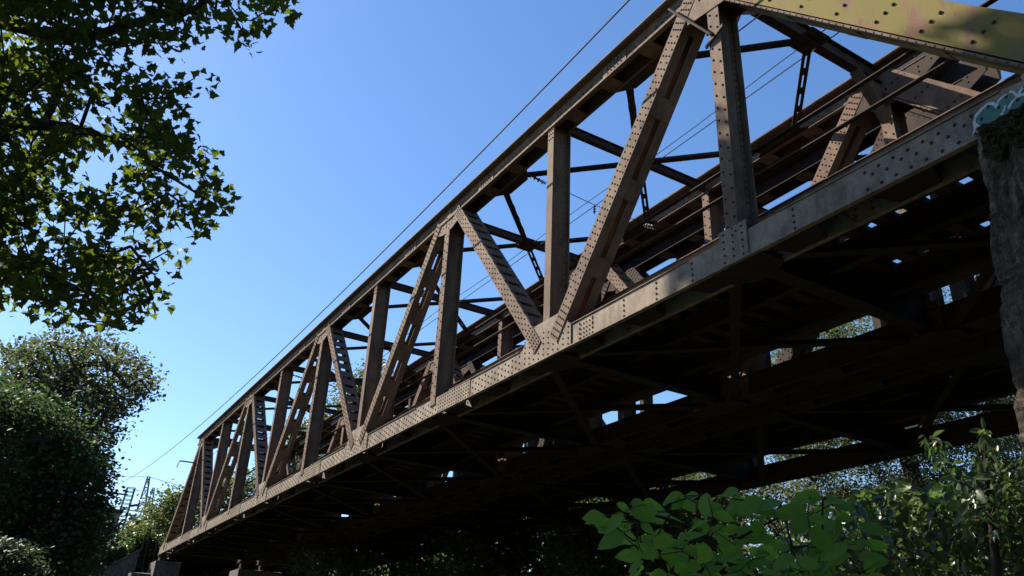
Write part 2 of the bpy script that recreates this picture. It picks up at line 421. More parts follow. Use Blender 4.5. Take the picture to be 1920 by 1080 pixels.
        q = Matrix(((d[0], 0, n[0]), (d[1], 1, n[1]), (d[2], 0, n[2]))).to_quaternion()
        for i in range(nb+1):
            for sgn in ((1, -1) if (detail == 2 and style == 'dense') else ((1,) if detail < 2 else (1, -1))):
                loc = a + d*(.5+i*gap) + n*(wd/2+.004)*sgn; loc[1] = D+yb+.25
                if first is None:
                    bb = MB(); bb.box((-bl/2, -.29, -.008), (bl/2, .29, .008)); first = build(bb, 'batten', mat or matm, o, loc=(0, 0, 0))
                    first.location = tuple(loc-wloc(o)); first.rotation_mode = 'QUATERNION'; first.rotation_quaternion = q
                else: place(first, loc, o, 'batten', q)
        if detail and rivs:
            R = MB(); pit = .15; nn = int(L/pit)
            for i in range(nn):
                base = a+d*(.1+i*pit); base[1] = D+yb-.055
                e = min(i, nn-1-i)
                offs = (-.33, -.11, .11, .33) if e < 5 else (((-.3, .3) if i % 2 else (-.3, 0, .3)) if style == 'sparse' else ((-.3, .12) if i % 2 else (-.12, .3)))
                for f in offs: R.rivet(base+n*wd*f, r=.024)
            tag(build(R, 'rivets', MRV, o), kind='stuff')
        return o
    ds = {(0, 1): ('sparse', .40), (2, 1): ('dense', .36), (2, 3): ('slots', .34), (4, 3): ('dense', .32), (4, 5): ('slots', .32), (6, 5): ('dense', .30), (6, 7): ('slots', .30), (8, 7): ('dense', .28)}
    for (kt, kb), (st, wd) in ds.items(): diag(kt, kb, wd, style=st)
    e1 = diag(0, -1, .62, mat=(ML if detail == 2 else matm), style='sparse', name='end_post', ot=.0, ob_=0, box=True, rivs=False, zt=H+.18, zb=.3)
    if detail == 2: e1['label'] = 'thick sloping end post blotched with yellow green lichen'
    if detail:
        a = W(0, yb-.055, H+.18); c = W(-1, yb-.055, .3); d = c-a; L = np.linalg.norm(d); d /= L; n = np.array([-d[2], 0, d[0]]); R = MB()
        for i in range(9):
            for f in (-.28, -.02, .22): R.rivet(a+d*(.5+i*.95)+n*f*.62+d*f*.3, r=.033, hgt=.03)
        for i in range(48):
            R.rivet(a+d*(.2+i*.18)-n*.335+np.array([0, .01, 0]), r=.022)
        tag(build(R, 'rivets', MRV, e1), kind='stuff')
        # lower flange of the box edge with overlapping plate ends
        fl = MB()
        fl.beam(a-n*.318+np.array([0, .0, 0]), c-n*.318, n*.06, (0, .12, 0), ob=(0, 1)); build(fl, 'flange', matm, e1)
    diag(8, 9, .36, style='dense', name='end_post', ot=0, ob_=0, zt=H+.2, zb=.3)
    # ---- gusset plates at the nodes
    def gusset(pts, k, z0, nx=9, nz=3):
        for y, th in ((yb-.03, .028), (yb+.50, .028)):
            m = MB(); quad_plate(m, pts, y, th); g_ = build(m, 'gusset_plate', (MSG if z0 < 3 and detail == 2 else matm), rt_)
            if detail and y < yb+.1:
                R = MB()
                for i in range(nx):
                    for j in range(nz):
                        kk = pts[0][0]+(pts[1][0]-pts[0][0])*(i+.5)/nx; R.rivet(W(kk, y, z0+j*.14+(.05 if i % 2 else 0)), r=.023)
                tag(build(R, 'rivets', MRV, g_), kind='stuff')
    for k in (0, 2, 4, 6, 8):
        f = 1.35 if k == 0 else 1
        gusset([(k-.13*f, H+.16), (k+.13*f, H+.16), (k+.115*f, H-.30*f), (k+.05, H-.42*f), (k-.05, H-.42*f), (k-.115*f, H-.30*f)], k, H-.22, 8, 2)
    for k in (1, 3, 5, 7):
        gusset([(k-.17, .03), (k+.17, .03), (k+.17, .56), (k+.085, 1.0), (k-.085, 1.0), (k-.17, .56)], k, .10, 10, 5)
    gusset([(-.055, .03), (.055, .03), (.055, .75), (-.055, .75)], 0, .1, 3, 5)
    gusset([(-1.2, .03), (-.85, .03), (-.85, .6), (-.95, .8), (-1.2, .8)], -1, .1, 6, 3)
    gusset([(8.85, .03), (9.2, .03), (9.2, .5), (9.05, .8), (8.85, .6)], 9, .1, 3, 3)
    if detail:      # end plates of the top chord at the portal
        for y in (yb-.045, yb+.515):
            m = MB(); pts = [(-.26, H+.5), (.12, H+.56), (.12, H-.55), (-.10, H-.75), (-.30, H-.10), (-.31, H+.36)]
            quad_plate(m, pts, y, .03); pl = build(m, 'end_plate', MD if detail == 1 else matm, rt_)  # far end plates carry their shade as a darker colour
            R = MB()
            for i in range(6):
                for j in range(6):
                    if (i+j) % 5 and y < yb: R.rivet(W(-.22+i*.055, y, H-.30+j*.15), r=.026)
            for j in range(9): R.rivet(W(-.29+(.01 if j > 7 else 0), y, H-.1+j*.055)+np.array([.03, 0, 0]), (1, 0, 0), r=.024, hgt=.03)
            tag(build(R, 'rivets', MRV, pl), kind='stuff')

def cross(rt_, ya, yb2, kmin=0, kmax=8, slots=False):
    """members between the two trusses: ya inner face of the near one, yb2 inner face of the far one"""
    ym = (ya+yb2)/2; zt = H+.20
    for k in range(kmin, kmax+1):
        big = k in (0, 8)
        m = MB(); hh = .42 if big else .24
        m.beam(W(k, ya, zt), W(k, yb2, zt), (.02, 0, 0), (0, 0, hh))
        for s in (-.5, .5): m.beam(W(k, ya, zt+s*hh), W(k, yb2, zt+s*hh), (.22 if big else .16, 0, 0), (0, 0, .02))
        build(m, 'strut', MD, rt_)  # bracing colour darkened for the shade on its undersides
        if big:
            for y0, y1 in ((ya, ya+.95), (yb2, yb2-.95)):
                m = MB(); m.prism([W(k, y0, zt-.2), W(k, y1, zt-.2), W(k, y0+(y1-y0)*.35, zt-.55), W(k, y0, zt-1.3)], (.03, 0, 0)); build(m, 'knee_bracket', MS, rt_)
                m = MB(); m.beam(W(k, y0, zt-1.32), W(k, y1, zt-.22), (.28, 0, 0), (0, .03, 0)); build(m, 'knee_bracket', MS, rt_)
        for s1 in (-1, 1):
            for half in (0, 1):
                if k == 0 and s1*(1 if half else -1) < 0 or k == 8 and s1*(1 if half else -1) > 0: continue
                y0, k0 = (ya+.05, k-s1*.43) if half == 0 else (yb2-.05, k+s1*.43)
                p, q = W(k, ym, H+.08), W(k0, y0, H+.08); dd = q-p; dd /= np.linalg.norm(dd); sd = np.array([-dd[1], dd[0], 0])
                m = MB()
                for o_ in ((-.06, .06) if half else (-.045, .045)):
                    m.beam(p+sd*o_, q+sd*o_, sd*(.08 if half else .095), (0, 0, .015)); m.beam(p+sd*o_, q+sd*o_, sd*.015, (0, 0, .09), ob=(0, 1))
                L = np.linalg.norm(q-p); nb = 5
                for i in range(nb): c = p+(q-p)*((i+.5)/nb); m.beam(c-dd*.13, c+dd*.13, sd*.2, (0, 0, .012), ob=(.8, 1.8))
                build(m, 'brace', MD, rt_)
        m = MB(); m.prism([W(k-.06, ym-.3, H+.06), W(k+.06, ym-.3, H+.06), W(k+.06, ym+.3, H+.06), W(k-.06, ym+.3, H+.06)], (0, 0, .015)); build(m, 'joint_plate', MD, rt_)
        if k < kmax:
            for y0, s in ((ya, 1), (yb2, -1)):
                m = MB(); m.prism([W(k+.34, y0, H+.05), W(k+.42, y0+s*.34, H+.05), W(k+.58, y0+s*.34, H+.05), W(k+.66, y0, H+.05)], (0, 0, .015)); build(m, 'joint_plate', MD, rt_)
    # floor
    yl, yr = ya, yb2
    for k in range(-1, 10):
        m = MB(); m.beam(W(k, yl, .12), W(k, yr, .12), (.03, 0, 0), (0, 0, .75), ob=(0, 1))
        for z in (.10, .87): m.beam(W(k, yl, z), W(k, yr, z), (.34, 0, 0), (0, 0, .025), ob=(0, 1))
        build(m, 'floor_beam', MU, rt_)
        for y0, s in ((yl-.5, 1), (yr+.5, -1)):
            m = MB(); m.prism([W(k-.10, y0, -.022), W(k-.10, y0+s*.55, -.022), W(k-.03, y0+s*.8, -.022), W(k+.03, y0+s*.8, -.022), W(k+.10, y0+s*.55, -.022), W(k+.10, y0, -.022)][::s], (0, 0, .018)); build(m, 'lateral_gusset', MU, rt_)
    ymid = (yl+yr)/2
    for y in (ymid-1.85, ymid-.72, ymid+.95):
        m = MB(); m.beam(W(-1.3, y, .42), W(9.3, y, .42), (0, .02, 0), (0, 0, .45), ob=(0, 1))
        for z in (.40, .86): m.beam(W(-1.3, y, z), W(9.3, y, z), (0, .2, 0), (0, 0, .02), ob=(0, 1))
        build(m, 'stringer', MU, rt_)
    for k in range(-1, 9):
        for (y0, y1) in ((yl-.2, yr+.2), (yr+.2, yl-.2)):
            m = MB(); dz = .035 if y0 < y1 else .075
            p, q = W(k+.05, y0, dz), W(k+.95, y1, dz); dd = (q-p)/np.linalg.norm(q-p); sd = np.array([-dd[1], dd[0], 0])
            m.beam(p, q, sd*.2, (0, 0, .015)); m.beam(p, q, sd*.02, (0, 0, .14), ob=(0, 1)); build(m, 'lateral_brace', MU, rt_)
    # sleepers, deck plates, rails
    sl_ = MB(); sl_.box((-.13, -1.95, 0), (.13, 1.9, .23)); first = None
    for i in range(106):
        loc = W(-1.25, ymid, .895)-np.array([i*.6, 0, 0])
        if first is None: first = build(sl_, 'sleeper', MWOOD, rt_, loc=(0, 0, 0)); first.location = tuple(loc-wloc(rt_))
        else: place(first, loc, rt_, 'sleeper')
    e0, e1 = yl+.28, yr-.42
    strips = [(e0, ymid-.62), (ymid-.45, ymid+1.0), (ymid+1.17, e1)]
    wide = [(e0, ymid-.62), (ymid-.615, ymid+1.0), (ymid+1.005, e1)]
    for (a, b), rng in [(x, range(0, 3)) for x in strips if slots]+[(x, range(3 if slots else 0, 21)) for x in wide]:
        pm = MB(); pm.box((-1.496, 0, 0), (1.496, b-a, .012)); first = None
        for i in rng:
            loc = W(-1.05, a, 1.13+.0)-np.array([i*3.0, 0, 0])
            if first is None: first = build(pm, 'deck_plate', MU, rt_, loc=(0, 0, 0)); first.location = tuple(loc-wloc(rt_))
            else: place(first, loc, rt_, 'deck_plate')
    for (ya_, yb_, zz) in ((yl-.5+.57, e0+.03, .60), (e1+.07, yr-.03, 1.27)):  # strips added along the deck edges to keep sun flecks off the underside
        for i in range(22):
            m = MB(); m.beam(W(-1.3+i*.48, (ya_+yb_)/2, zz), W(-1.3+i*.48+.478, (ya_+yb_)/2, zz), (0, yb_-ya_, 0), (0, 0, .012), ob=(0, 1)); build(m, 'sun_cover_plate', MU, rt_)
    for y in (e0, e1-.02):
        m = MB(); m.beam(W(-1.3, y+.01, .76), W(9.25, y+.01, .76), (0, .02, 0), (0, 0, .48), ob=(0, 1)); m.beam(W(-1.3, y+.01, 1.24), W(9.25, y+.01, 1.24), (0, .12, 0), (0, 0, .015), ob=(0, 1))
        build(m, 'kerb_plate', MS, rt_)
    for y in (ymid-.75, ymid+.75):
        m = MB(); m.beam(W(-1.4, y, 1.146), W(9.4, y, 1.146), (0, .14, 0), (0, 0, .03), ob=(0, 1)); m.beam(W(-1.4, y, 1.176), W(9.4, y, 1.176), (0, .02, 0), (0, 0, .1), ob=(0, 1)); m.beam(W(-1.4, y, 1.27), W(9.4, y, 1.27), (0, .07, 0), (0, 0, .035), ob=(0, 1))
        build(m, 'rail', MRAIL, rt_)

br1 = root('railway_bridge', W(4, YA/2, 0), 'near rusty riveted steel truss railway bridge crossing the picture, lichen on its end post', 'bridge')
truss(br1, 0.0, -1, 2)
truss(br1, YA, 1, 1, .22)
cross(br1, .5, YA, slots=True)
# handrails inside the near truss
for z in (2.02, 2.60):
    m = MB(); m.beam(W(-2.0, .66, z), W(9.6, .66, z), (0, .075, 0), (0, 0, .012)); m.beam(W(-2.0, .695, z), W(9.6, .695, z), (0, .01, 0), (0, 0, .03), ob=(-1, 0))
    m.beam(W(-2.0, .60, z-.03), W(9.6, .60, z-.03), (0, .03, 0), (0, 0, .02)); build(m, 'handrail', MD, br1)
m = MB(); m.beam(W(-1.3, 5.1, 2.1), W(9.4, 5.1, 2.1), (0, .05, 0), (0, 0, .05)); build(m, 'handrail', MD, br1)
# graffiti on the bottom chord beside the pier
def chordpt(px, py): return at_y(px, py, D-.004)
teal = [(1827, 238), (1829, 222), (1838, 210), (1850, 199), (1862, 195), (1870, 199), (1875, 187), (1886, 180), (1900, 172), (1912, 166), (1930, 156), (1950, 150), (1955, 180), (1920, 212), (1895, 226), (1870, 238), (1850, 248), (1838, 252), (1824, 250)]
m = MB(); m.prism([chordpt(*p) for p in teal], (0, -.003, 0)); gr = build(m, 'graffiti', MTEAL, br1); gr['label'] = 'teal spray painted graffiti with white outline'
for st, wd in (([(1826, 249), (1829, 240), (1827, 228), (1830, 218), (1840, 206), (1851, 197), (1860, 194), (1867, 197), (1870, 202)], .05), ([(1870, 200), (1872, 190), (1880, 182), (1888, 178)], .04),
               ([(1893, 172), (1901, 173), (1908, 181), (1899, 190), (1894, 198), (1892, 204)], .04), ([(1908, 181), (1916, 178), (1930, 176)], .045), ([(1885, 198), (1883, 207), (1878, 213), (1886, 220)], .04), ([(1829, 232), (1840, 240), (1848, 244)], .03),
               ([(1833, 247), (1829, 252), (1826, 250)], .05), ([(1908, 181), (1914, 170), (1921, 162)], .045)):
    pts = []
    for p in st: q = chordpt(*p); q[1] = D-.010; pts.append(q)
    m = MB(); m.tube(pts, wd*.5, 6)
    v = np.array(m.v); v[:, 1] = D-.010+(v[:, 1]-(D-.010))*.08; m.v = [tuple(x) for x in v]
    build(m, 'paint_stroke', MWHITE, gr)
# tie rod clamped across the first diagonal
p, q = W(.2, -.12, 6.45), W(-.0, -.12, 5.75)
p = at_y(1254, 17, D-.16); q = at_y(1336, 66, D-.10)
m = MB(); m.tube([p, q], .03, 8); tr = build(m, 'tie_rod', MD, br1)
m = MB(); m.tube([p+np.array([-.02, 0, .06]), p+np.array([-.09, 0, .04]), p+np.array([-.08, 0, -.05]), p+np.array([0, 0, -.02])], .015, 6); build(m, 'hook', MD, tr)
m = MB(); m.beam(q+np.array([-.25, .05, -.12]), q+np.array([.25, .05, .10]), (.0, .05, 0), (0, 0, .07)); build(m, 'clamp', MS, tr)

br2 = root('railway_bridge', W(4, YB+YA/2, 0), 'second steel truss railway bridge standing parallel behind the near one, mostly dark underside', 'bridge')
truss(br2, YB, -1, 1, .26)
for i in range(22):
    m = MB(); m.beam(W(-1.3+i*.48, 6.62, .60), W(-1.3+i*.48+.478, 6.62, .60), (0, .80, 0), (0, 0, .02), ob=(0, 1)); build(m, 'sun_cover_plate', MU, br1)  # plates added over the gap between the bridges to block the sun
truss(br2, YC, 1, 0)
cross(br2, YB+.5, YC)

# ------------------------------------------------------------------ abutments
def rough_block(x0, x1, y0, y1, z0, z1, name, mat, amp, res, parent=None, batter=0.):
    """box whose faces are gridded and displaced"""
    vs = {}; V = []; Fc = []
    nx, ny, nz = max(1, int(abs(x1-x0)/res)), max(1, int(abs(y1-y0)/max(res, 1.0))), max(1, int(abs(z1-z0)/res))
    from mathutils import noise as mn
    def vid(i, j, k):
        if (i, j, k) in vs: return vs[(i, j, k)]
        p = Vector((x0+(x1-x0)*i/nx, y0+(y1-y0)*j/ny, z0+(z1-z0)*k/nz))
        a = amp*(mn.noise(Vector((p.x*.9, p.y*.9, p.z*.45)))*1.0+mn.noise(Vector((p.x*3.1, p.y*3, p.z*1.3)))*.7+mn.noise(Vector((p.x*9, p.y*9, p.z*4)))*.45)
        if res < .2: a += amp*(.8*mn.noise(Vector((p.x*11, p.y, p.z*2.2)))-1.3*max(0, mn.noise(Vector((p.x*4.3+7, p.y, p.z*3.1)))-.12)+.5*mn.noise(Vector((p.x*24, p.y, p.z*12))))
        if j == 0: p.y -= a
        if i == 0: p.x += a*.55*(1 if x1 < x0 else -1)
        p.x -= batter*(z1-p.z)*(1 if i == 0 else 0)
        if i == 0 and j == 0: p.y += abs(a)*.8; p.x += amp*.7
        if k == nz: p.z += a*.6 - (amp*1.3 if (i == 0 or j == 0) else 0)
        V.append(tuple(p)); vs[(i, j, k)] = len(V)-1; return len(V)-1
    for i in range(nx):
        for k in range(nz):
            for j in (0, ny):
                f = (vid(i, j, k), vid(i+1, j, k), vid(i+1, j, k+1), vid(i, j, k+1)); Fc.append(f if j == 0 else f[::-1])
    for j in range(ny):
        for k in range(nz):
            for i in (0, nx):
                f = (vid(i, j, k), vid(i, j+1, k), vid(i, j+1, k+1), vid(i, j, k+1)); Fc.append(f[::-1] if i == 0 else f)
    for i in range(nx):
        for j in range(ny): Fc.append((vid(i, j, nz), vid(i+1, j, nz), vid(i+1, j+1, nz), vid(i, j+1, nz)))
    m = MB(); m.add(V, Fc); return build(m, name, mat, parent)
ab = root('abutment', (0, D+3, 0), 'weathered concrete abutment with mossy top at the right edge, under the bridge end', 'abutment')
XP = W(-.755, 0, 0)[0]
rough_block(XP, 9.0, D-.32, D+YC+2, 0, ZC-.03, 'wall', MPIER, .06, .055, ab, batter=.105)
# moss cushion along the top edge
from mathutils import noise as mn
V = []; Fc = []; nx, nz = 170, 52
for j in range(nz+1):
    for i in range(nx+1):
        u, v_ = i/nx, j/nz
        x = XP+.06+u*3.4; z = ZC-.06-v_*(.62+.5*mn.noise(Vector((x*1.7, 3, 0)))+.25*mn.noise(Vector((x*6, 3, 0))))
        bul = .05+.06*mn.noise(Vector((x*4, 1, z*4)))+.07*mn.noise(Vector((x*13, 1, z*13)))+.04*mn.noise(Vector((x*31, 1, z*31)))
        y = D-.36-bul*math.sin(math.pi*min(1, .15+v_))**.5 if v_ < .85 else D-.30
        V.append((x, y+(0.16 if j == 0 else 0), z+(.03*mn.noise(Vector((x*9, 0, 0))) if j < 3 else 0)))
Fc = [(j*(nx+1)+i, (j+1)*(nx+1)+i, (j+1)*(nx+1)+i+1, j*(nx+1)+i+1) for j in range(nz) for i in range(nx)]
m = MB(); m.add(V, Fc); build(m, 'moss_cushion', MMOSS, ab)

fa = root('abutment', W(9.3, 6, -ZC), 'far concrete abutment with pale bearing blocks at the left end of the bridge', 'abutment')
XF = W(9.12, 0, 0)[0]
rough_block(XF-.4, XF-5, D-1.6, YW+2, 0, ZC-1.25, 'wall', MDCON, .06, .5, fa)
for y in (-.55, YA-.4, YB-.4, YC-.4):
    rough_block(XF+.2, XF-2.4, D+y+.3, D+y+2.0, ZC-1.6, ZC-.42, 'bearing_block', MCON, .03, .25, fa)
    m = MB(); m.box((XF-.3, D+y+.6, ZC-.45), (XF-1.1, D+y+1.0, ZC-.01)); build(m, 'bearing', MD, fa)
# wing wall falling away to the left
A = at_x(262, 1031, XF-2.4); B_ = at_x(150, 1090, XF-2.4)
m = MB()
m.prism([(A[0], A[1], 0), (A[0], A[1], A[2]), (A[0], B_[1]-6, B_[2]-4.2), (A[0], B_[1]-6, 0)], (-.6, 0, 0)); ww = build(m, 'wing_wall', MDCON)
tag(ww, 'dark sloping concrete wing wall below the far end of the bridge', 'wall')
m = MB(); m.beam((A[0]-.3, A[1]+.1, A[2]+.06), (A[0]-.3, B_[1]-6, B_[2]-4.14), (.75, 0, 0), (0, 0, .14)); build(m, 'coping', MDCON, ww)
# railing on the far abutment
rl = root('railing', at_x(282, 1004, XF-3), 'dark tubular railing on the far abutment beside the shrub', 'railing')
X = XF-3
pts = [at_x(272, 1004, X), at_x(283, 991, X), at_x(300, 991, X), at_x(318, 993, X-.5)]
m = MB(); m.tube(pts, .05, 6); build(m, 'top_rail', MD, rl)
m = MB(); m.tube([p-np.array([0, 0, .55]) for p in pts[1:]], .035, 6); build(m, 'mid_rail', MD, rl)
for p in pts[0:3]:
    m = MB(); m.tube([p, (p[0], p[1], ZC-.8)], .045, 6); build(m, 'post', MD, rl)

# ------------------------------------------------------------------ overhead line
def wire(pts, r, label, name='overhead_wire', group=None, n=24):
    m = MB(); m.tube(pts, r, 5); o = build(m, name, MWIRE); tag(o, label, 'wire', group); return o
ks = np.linspace(-6, 15.6, 40); co = np.polyfit((.25, 2.35, 15.6), (6.93, 6.54, 10.53), 2)
wire([W(k, -1.0, np.polyval(co, k)) for k in ks], .022, 'long feeder wire rising over the near bridge from the distant mast', 'overhead_wire')
zc = lambda k: 6.22
wire([W(k, 2.9, 6.22) for k in np.linspace(-3, 17, 12)], .014, 'lower contact wire running inside the near bridge', 'contact_wire')
wire([W(k, 2.9, 6.50+.05*math.cos(k*2*math.pi/1.5)) for k in np.linspace(-3, 17, 90)], .012, 'upper messenger wire above the contact wire inside the near bridge', 'messenger_wire')
def insulator(mb, p, q, n=5, r=.075):
    p, q = np.array(p), np.array(q)
    mb.tube([p, q], .02, 6)
    for i in range(n):
        c = p+(q-p)*((i+.7)/(n+.6)); d = (q-p)/np.linalg.norm(q-p); mb.tube([c-d*.03, c, c+d*.012], [r*.35, r, r*.25], 8)
def cross_span(k, y0, y1, z0, z1, lab):
    r_ = root('cross_span', W(k, (y0+y1)/2, z0), lab, 'cross span', 'cross spans carrying the contact wires')
    p0, p1 = W(k, y0, z0), W(k, y1, z1); d = (p1-p0)/np.linalg.norm(p1-p0)
    m = MB(); m.tube([p0, W(k, (y0+y1)/2, (z0+z1)/2-.12), p1], .012, 5); build(m, 'wire', MWIRE, r_)
    for a, b in ((p0, p0+d*.75), (p1, p1-d*.6)): m = MB(); insulator(m, a+d*0, b-np.array([0, 0, .1])); build(m, 'insulator', MINS, r_)
    c = W(k, (y0+y1)/2, (z0+z1)/2-.12)
    m = MB(); insulator(m, c, c-np.array([0, 0, .32]), 3, .05); build(m, 'insulator', MINS, r_)
cross_span(1.36, .5, YA, 6.62, 6.45, 'thin cross wire with ribbed insulators hanging between the near trusses above the contact wire')
cross_span(-.05+.9, YB+.5, YC, 6.4, 6.4, 'cross wire with ribbed insulators inside the second bridge, seen below the dark chords')
cross_span(5.0, .5, YA, 6.5, 6.45, 'small cross wire with insulators far along inside the near trusses')

# cantilever arm on the far portal
p = at_x(366, 868, W(8.15, 0, 0)[0]); q = at_x(337, 864, W(8.15, 0, 0)[0])
ca = root('cantilever_arm', p, 'thin horizontal arm with a hanging insulator on the far portal of the near bridge', 'bracket')
m = MB(); m.tube([p, q], .05, 6); build(m, 'arm', MGALV, ca)
m = MB(); insulator(m, q, q-np.array([0, .1, .5]), 3, .07); build(m, 'insulator', MINS, ca)

def lattice(name, base, top, wb, wt, label, cat, n, mat=MGALV, group=None, leg=.06, arms=()):
    r_ = root(name, base, label, cat, group)
    base, top = np.array(base), np.array(top)
    def cor(t, i):
        w_ = wb+(wt-wb)*t; sx, sy = ((-1, -1), (1, -1), (1, 1), (-1, 1))[i]; return base+(top-base)*t+np.array([sx*w_/2, sy*w_/2, 0])
    for i in range(4): m = MB(); m.tube([cor(0, i), cor(1, i)], leg, 4); build(m, 'leg', mat, r_)
    m = MB(); 
    for j in range(n):
        t0, t1 = j/n, (j+1)/n
        for i in range(4):
            i2 = (i+1) % 4
            m.tube([cor(t1, i), cor(t1, i2)], leg*.6, 4)
            if cat == 'pylon': m.tube([cor(t0, i), cor(t1, i2)], leg*.5, 4); m.tube([cor(t1, i), cor(t0, i2)], leg*.5, 4)
    build(m, 'lacing', mat, r_)
    return r_
# catenary mast beside the line
mt = at(246, 915, 100); mbase = np.array([mt[0]+.5, mt[1]-.6, ZC+.6])
mast = lattice('catenary_mast', mbase, mt, .95, .75, 'tall rusty ladder like catenary mast between the dark tree and the bridge end', 'mast', 22, MGALV, leg=.065)
m = MB(); m.tube([at(198, 923, 100), at(240, 928, 100)], .10, 5); build(m, 'arm', MD, mast)
m = MB(); insulator(m, at(247, 918, 100), at(262, 920, 100), 4, .22); build(m, 'insulator', MINS, mast)
m = MB(); m.tube([at(241, 948, 100), at(262, 948, 100)], .10, 5); m.tube([at(238, 966, 100), at(255, 966, 100)], .07, 5); build(m, 'arm', MD, mast)
for px, a, c, lab in ((279, 894, 985, 'tallest distant lattice power pylon left of the bridge end'), (288, 915, 990, 'slightly shorter distant power pylon just right of the tallest one'), (249, 967, 1005, 'smallest distant lattice pylon behind the catenary mast')):
    dist = {279: 260, 288: 300, 249: 330}[px]
    tp = at(px, a, dist); bs = at(px-6, c+25, dist); bs[0:2] = tp[0:2]; 
    zb = bs[2]; hgt = tp[2]-0
    py_ = lattice('power_pylon', (tp[0], tp[1], 0), tp, hgt*.16, .6, lab, 'pylon', 16, group='distant power pylons', leg=.14)
    for f, w_ in ((.80, 5), (.68, 7)):
        m = MB(); c0 = np.array([tp[0], tp[1], tp[2]*f])
        if px != 249:
            m.tube([c0-np.array([0, w_, 0]), c0+np.array([0, w_, 0])], .16, 4); m.tube([c0-np.array([0, w_, 0]), c0+np.array([0, 0, 2])], .1, 4); m.tube([c0+np.array([0, w_, 0]), c0+np.array([0, 0, 2])], .1, 4)
            build(m, 'crossarm', MGALV, py_)
for (a, b, lab) in (((205, 894), (279, 894), 'thin distant power line reaching the tallest pylon from the left'), ((279, 894), (345, 913), 'thin distant power line leaving the tallest pylon to the right'),
                    ((242, 948), (322, 933), 'overhead wire running from the catenary mast to the bridge portal'), ((202, 950), (238, 951), 'short overhead wire left of the catenary mast')):
    d0 = 260 if 'pylon' in lab else 99
    m = MB(); m.tube([at(*a, d0), at(*b, d0*.98)], .05 if d0 < 200 else .07, 4); o = build(m, 'power_line', MWIRE); tag(o, lab, 'wire')
# small building corner beyond the embankment
hb = root('building', at(208, 980, 75)*np.array([1, 1, 0]), 'corner of a beige building between the dark tree and the mast', 'building')
c = at(204, 985, 75); 
m = MB(); m.box((c[0]-4, c[1]-4.5, 0), (c[0]+1, c[1]+.55, c[2]+.9)); build(m, 'wall', MRENDER, hb)
m = MB(); m.box((c[0]-4.2, c[1]-4.7, c[2]+.9), (c[0]+1.2, c[1]+.7, c[2]+1.15)); build(m, 'roof', MD, hb)

# ------------------------------------------------------------------ foliage
def inpoly(pts, poly):
    x, y = pts[:, 0], pts[:, 1]; ins = np.zeros(len(pts), bool); n = len(poly)
    for i in range(n):
        x0, y0 = poly[i]; x1, y1 = poly[(i+1) % n]
        c = ((y0 > y) != (y1 > y)) & (x < (x1-x0)*(y-y0)/((y1-y0) or 1e-9)+x0); ins ^= c
    return ins
def sample_poly(poly, n):
    P = np.array(poly, float); lo, hi = P.min(0), P.max(0); out = np.zeros((0, 2))
    while len(out) < n:
        q = RNG.uniform(lo, hi, (n*2, 2)); out = np.vstack([out, q[inpoly(q, poly)]])
    return out[:n]
def ray_np(P):
    d = fw[None]+rt[None]*((P[:, :1]-960)/F)+up[None]*((540-P[:, 1:2])/F)
    return d/np.linalg.norm(d, axis=1, keepdims=True)
KITE = (np.array([(0, 0, 0), (.32, .45, .06), (0, 1, 0), (-.32, .45, .06)]), np.array([(0, 1, 2), (0, 2, 3)]))
def maple_shape():
    prof = [(0, 0), (.16, .04), (.42, -.06), (.36, .12), (.52, .34), (.34, .38), (.32, .52), (.19, .54), (.18, .70), (.08, .80), (0, 1.0)]
    r = prof; l = [(-x, y) for x, y in prof[1:-1]][::-1]; pts = r+l
    v = [(x, y, .28*abs(x)-.20*y*y) for x, y in pts]; v.append((0, .35, 0)); n = len(pts)
    return np.array(v), np.array([(i, (i+1) % n, n) for i in range(n)])
MAPLE = maple_shape()
def oval_shape(w=.36, fold=.10, tip=1.0):
    right = [(0, 0), (w*.62, .12), (w, .36), (w*.92, .58), (w*.5, .82), (0, tip)]
    v = []; f = []
    for x, y in right: v.append((x, y, fold*x/w*(1-.3*y)-.10*y*y))
    for x, y in right[1:-1]: v.append((-x, y, fold*x/w*(1-.3*y)-.10*y*y))
    v += [(0, .36, -.012), (0, .6, -.035)]
    m0, m1 = 10, 11
    f = [(0, 1, m0), (1, 2, m0), (2, 3, m1), (2, m1, m0), (3, 4, m1), (4, 5, m1), (6, 0, m0), (7, 6, m0), (7, m0, m1), (8, 7, m1), (9, 8, m1), (5, 9, m1)]
    return np.array(v), np.array(f)
OVAL = oval_shape(); LANCE = oval_shape(.2, .06)
def frames(n, up_bias=.5, droop=.3, flat=.5):
    """random frames: y = leaf axis, z = leaf normal"""
    nz = RNG.normal(size=(n, 3)); nz /= np.linalg.norm(nz, axis=1, keepdims=True); nz[:, 2] = np.abs(nz[:, 2])+flat; nz /= np.linalg.norm(nz, axis=1, keepdims=True)
    a = RNG.normal(size=(n, 3)); a[:, 2] -= droop; a -= nz*(a*nz).sum(1, keepdims=True); a /= np.linalg.norm(a, axis=1, keepdims=True)
    return np.cross(a, nz), a, nz
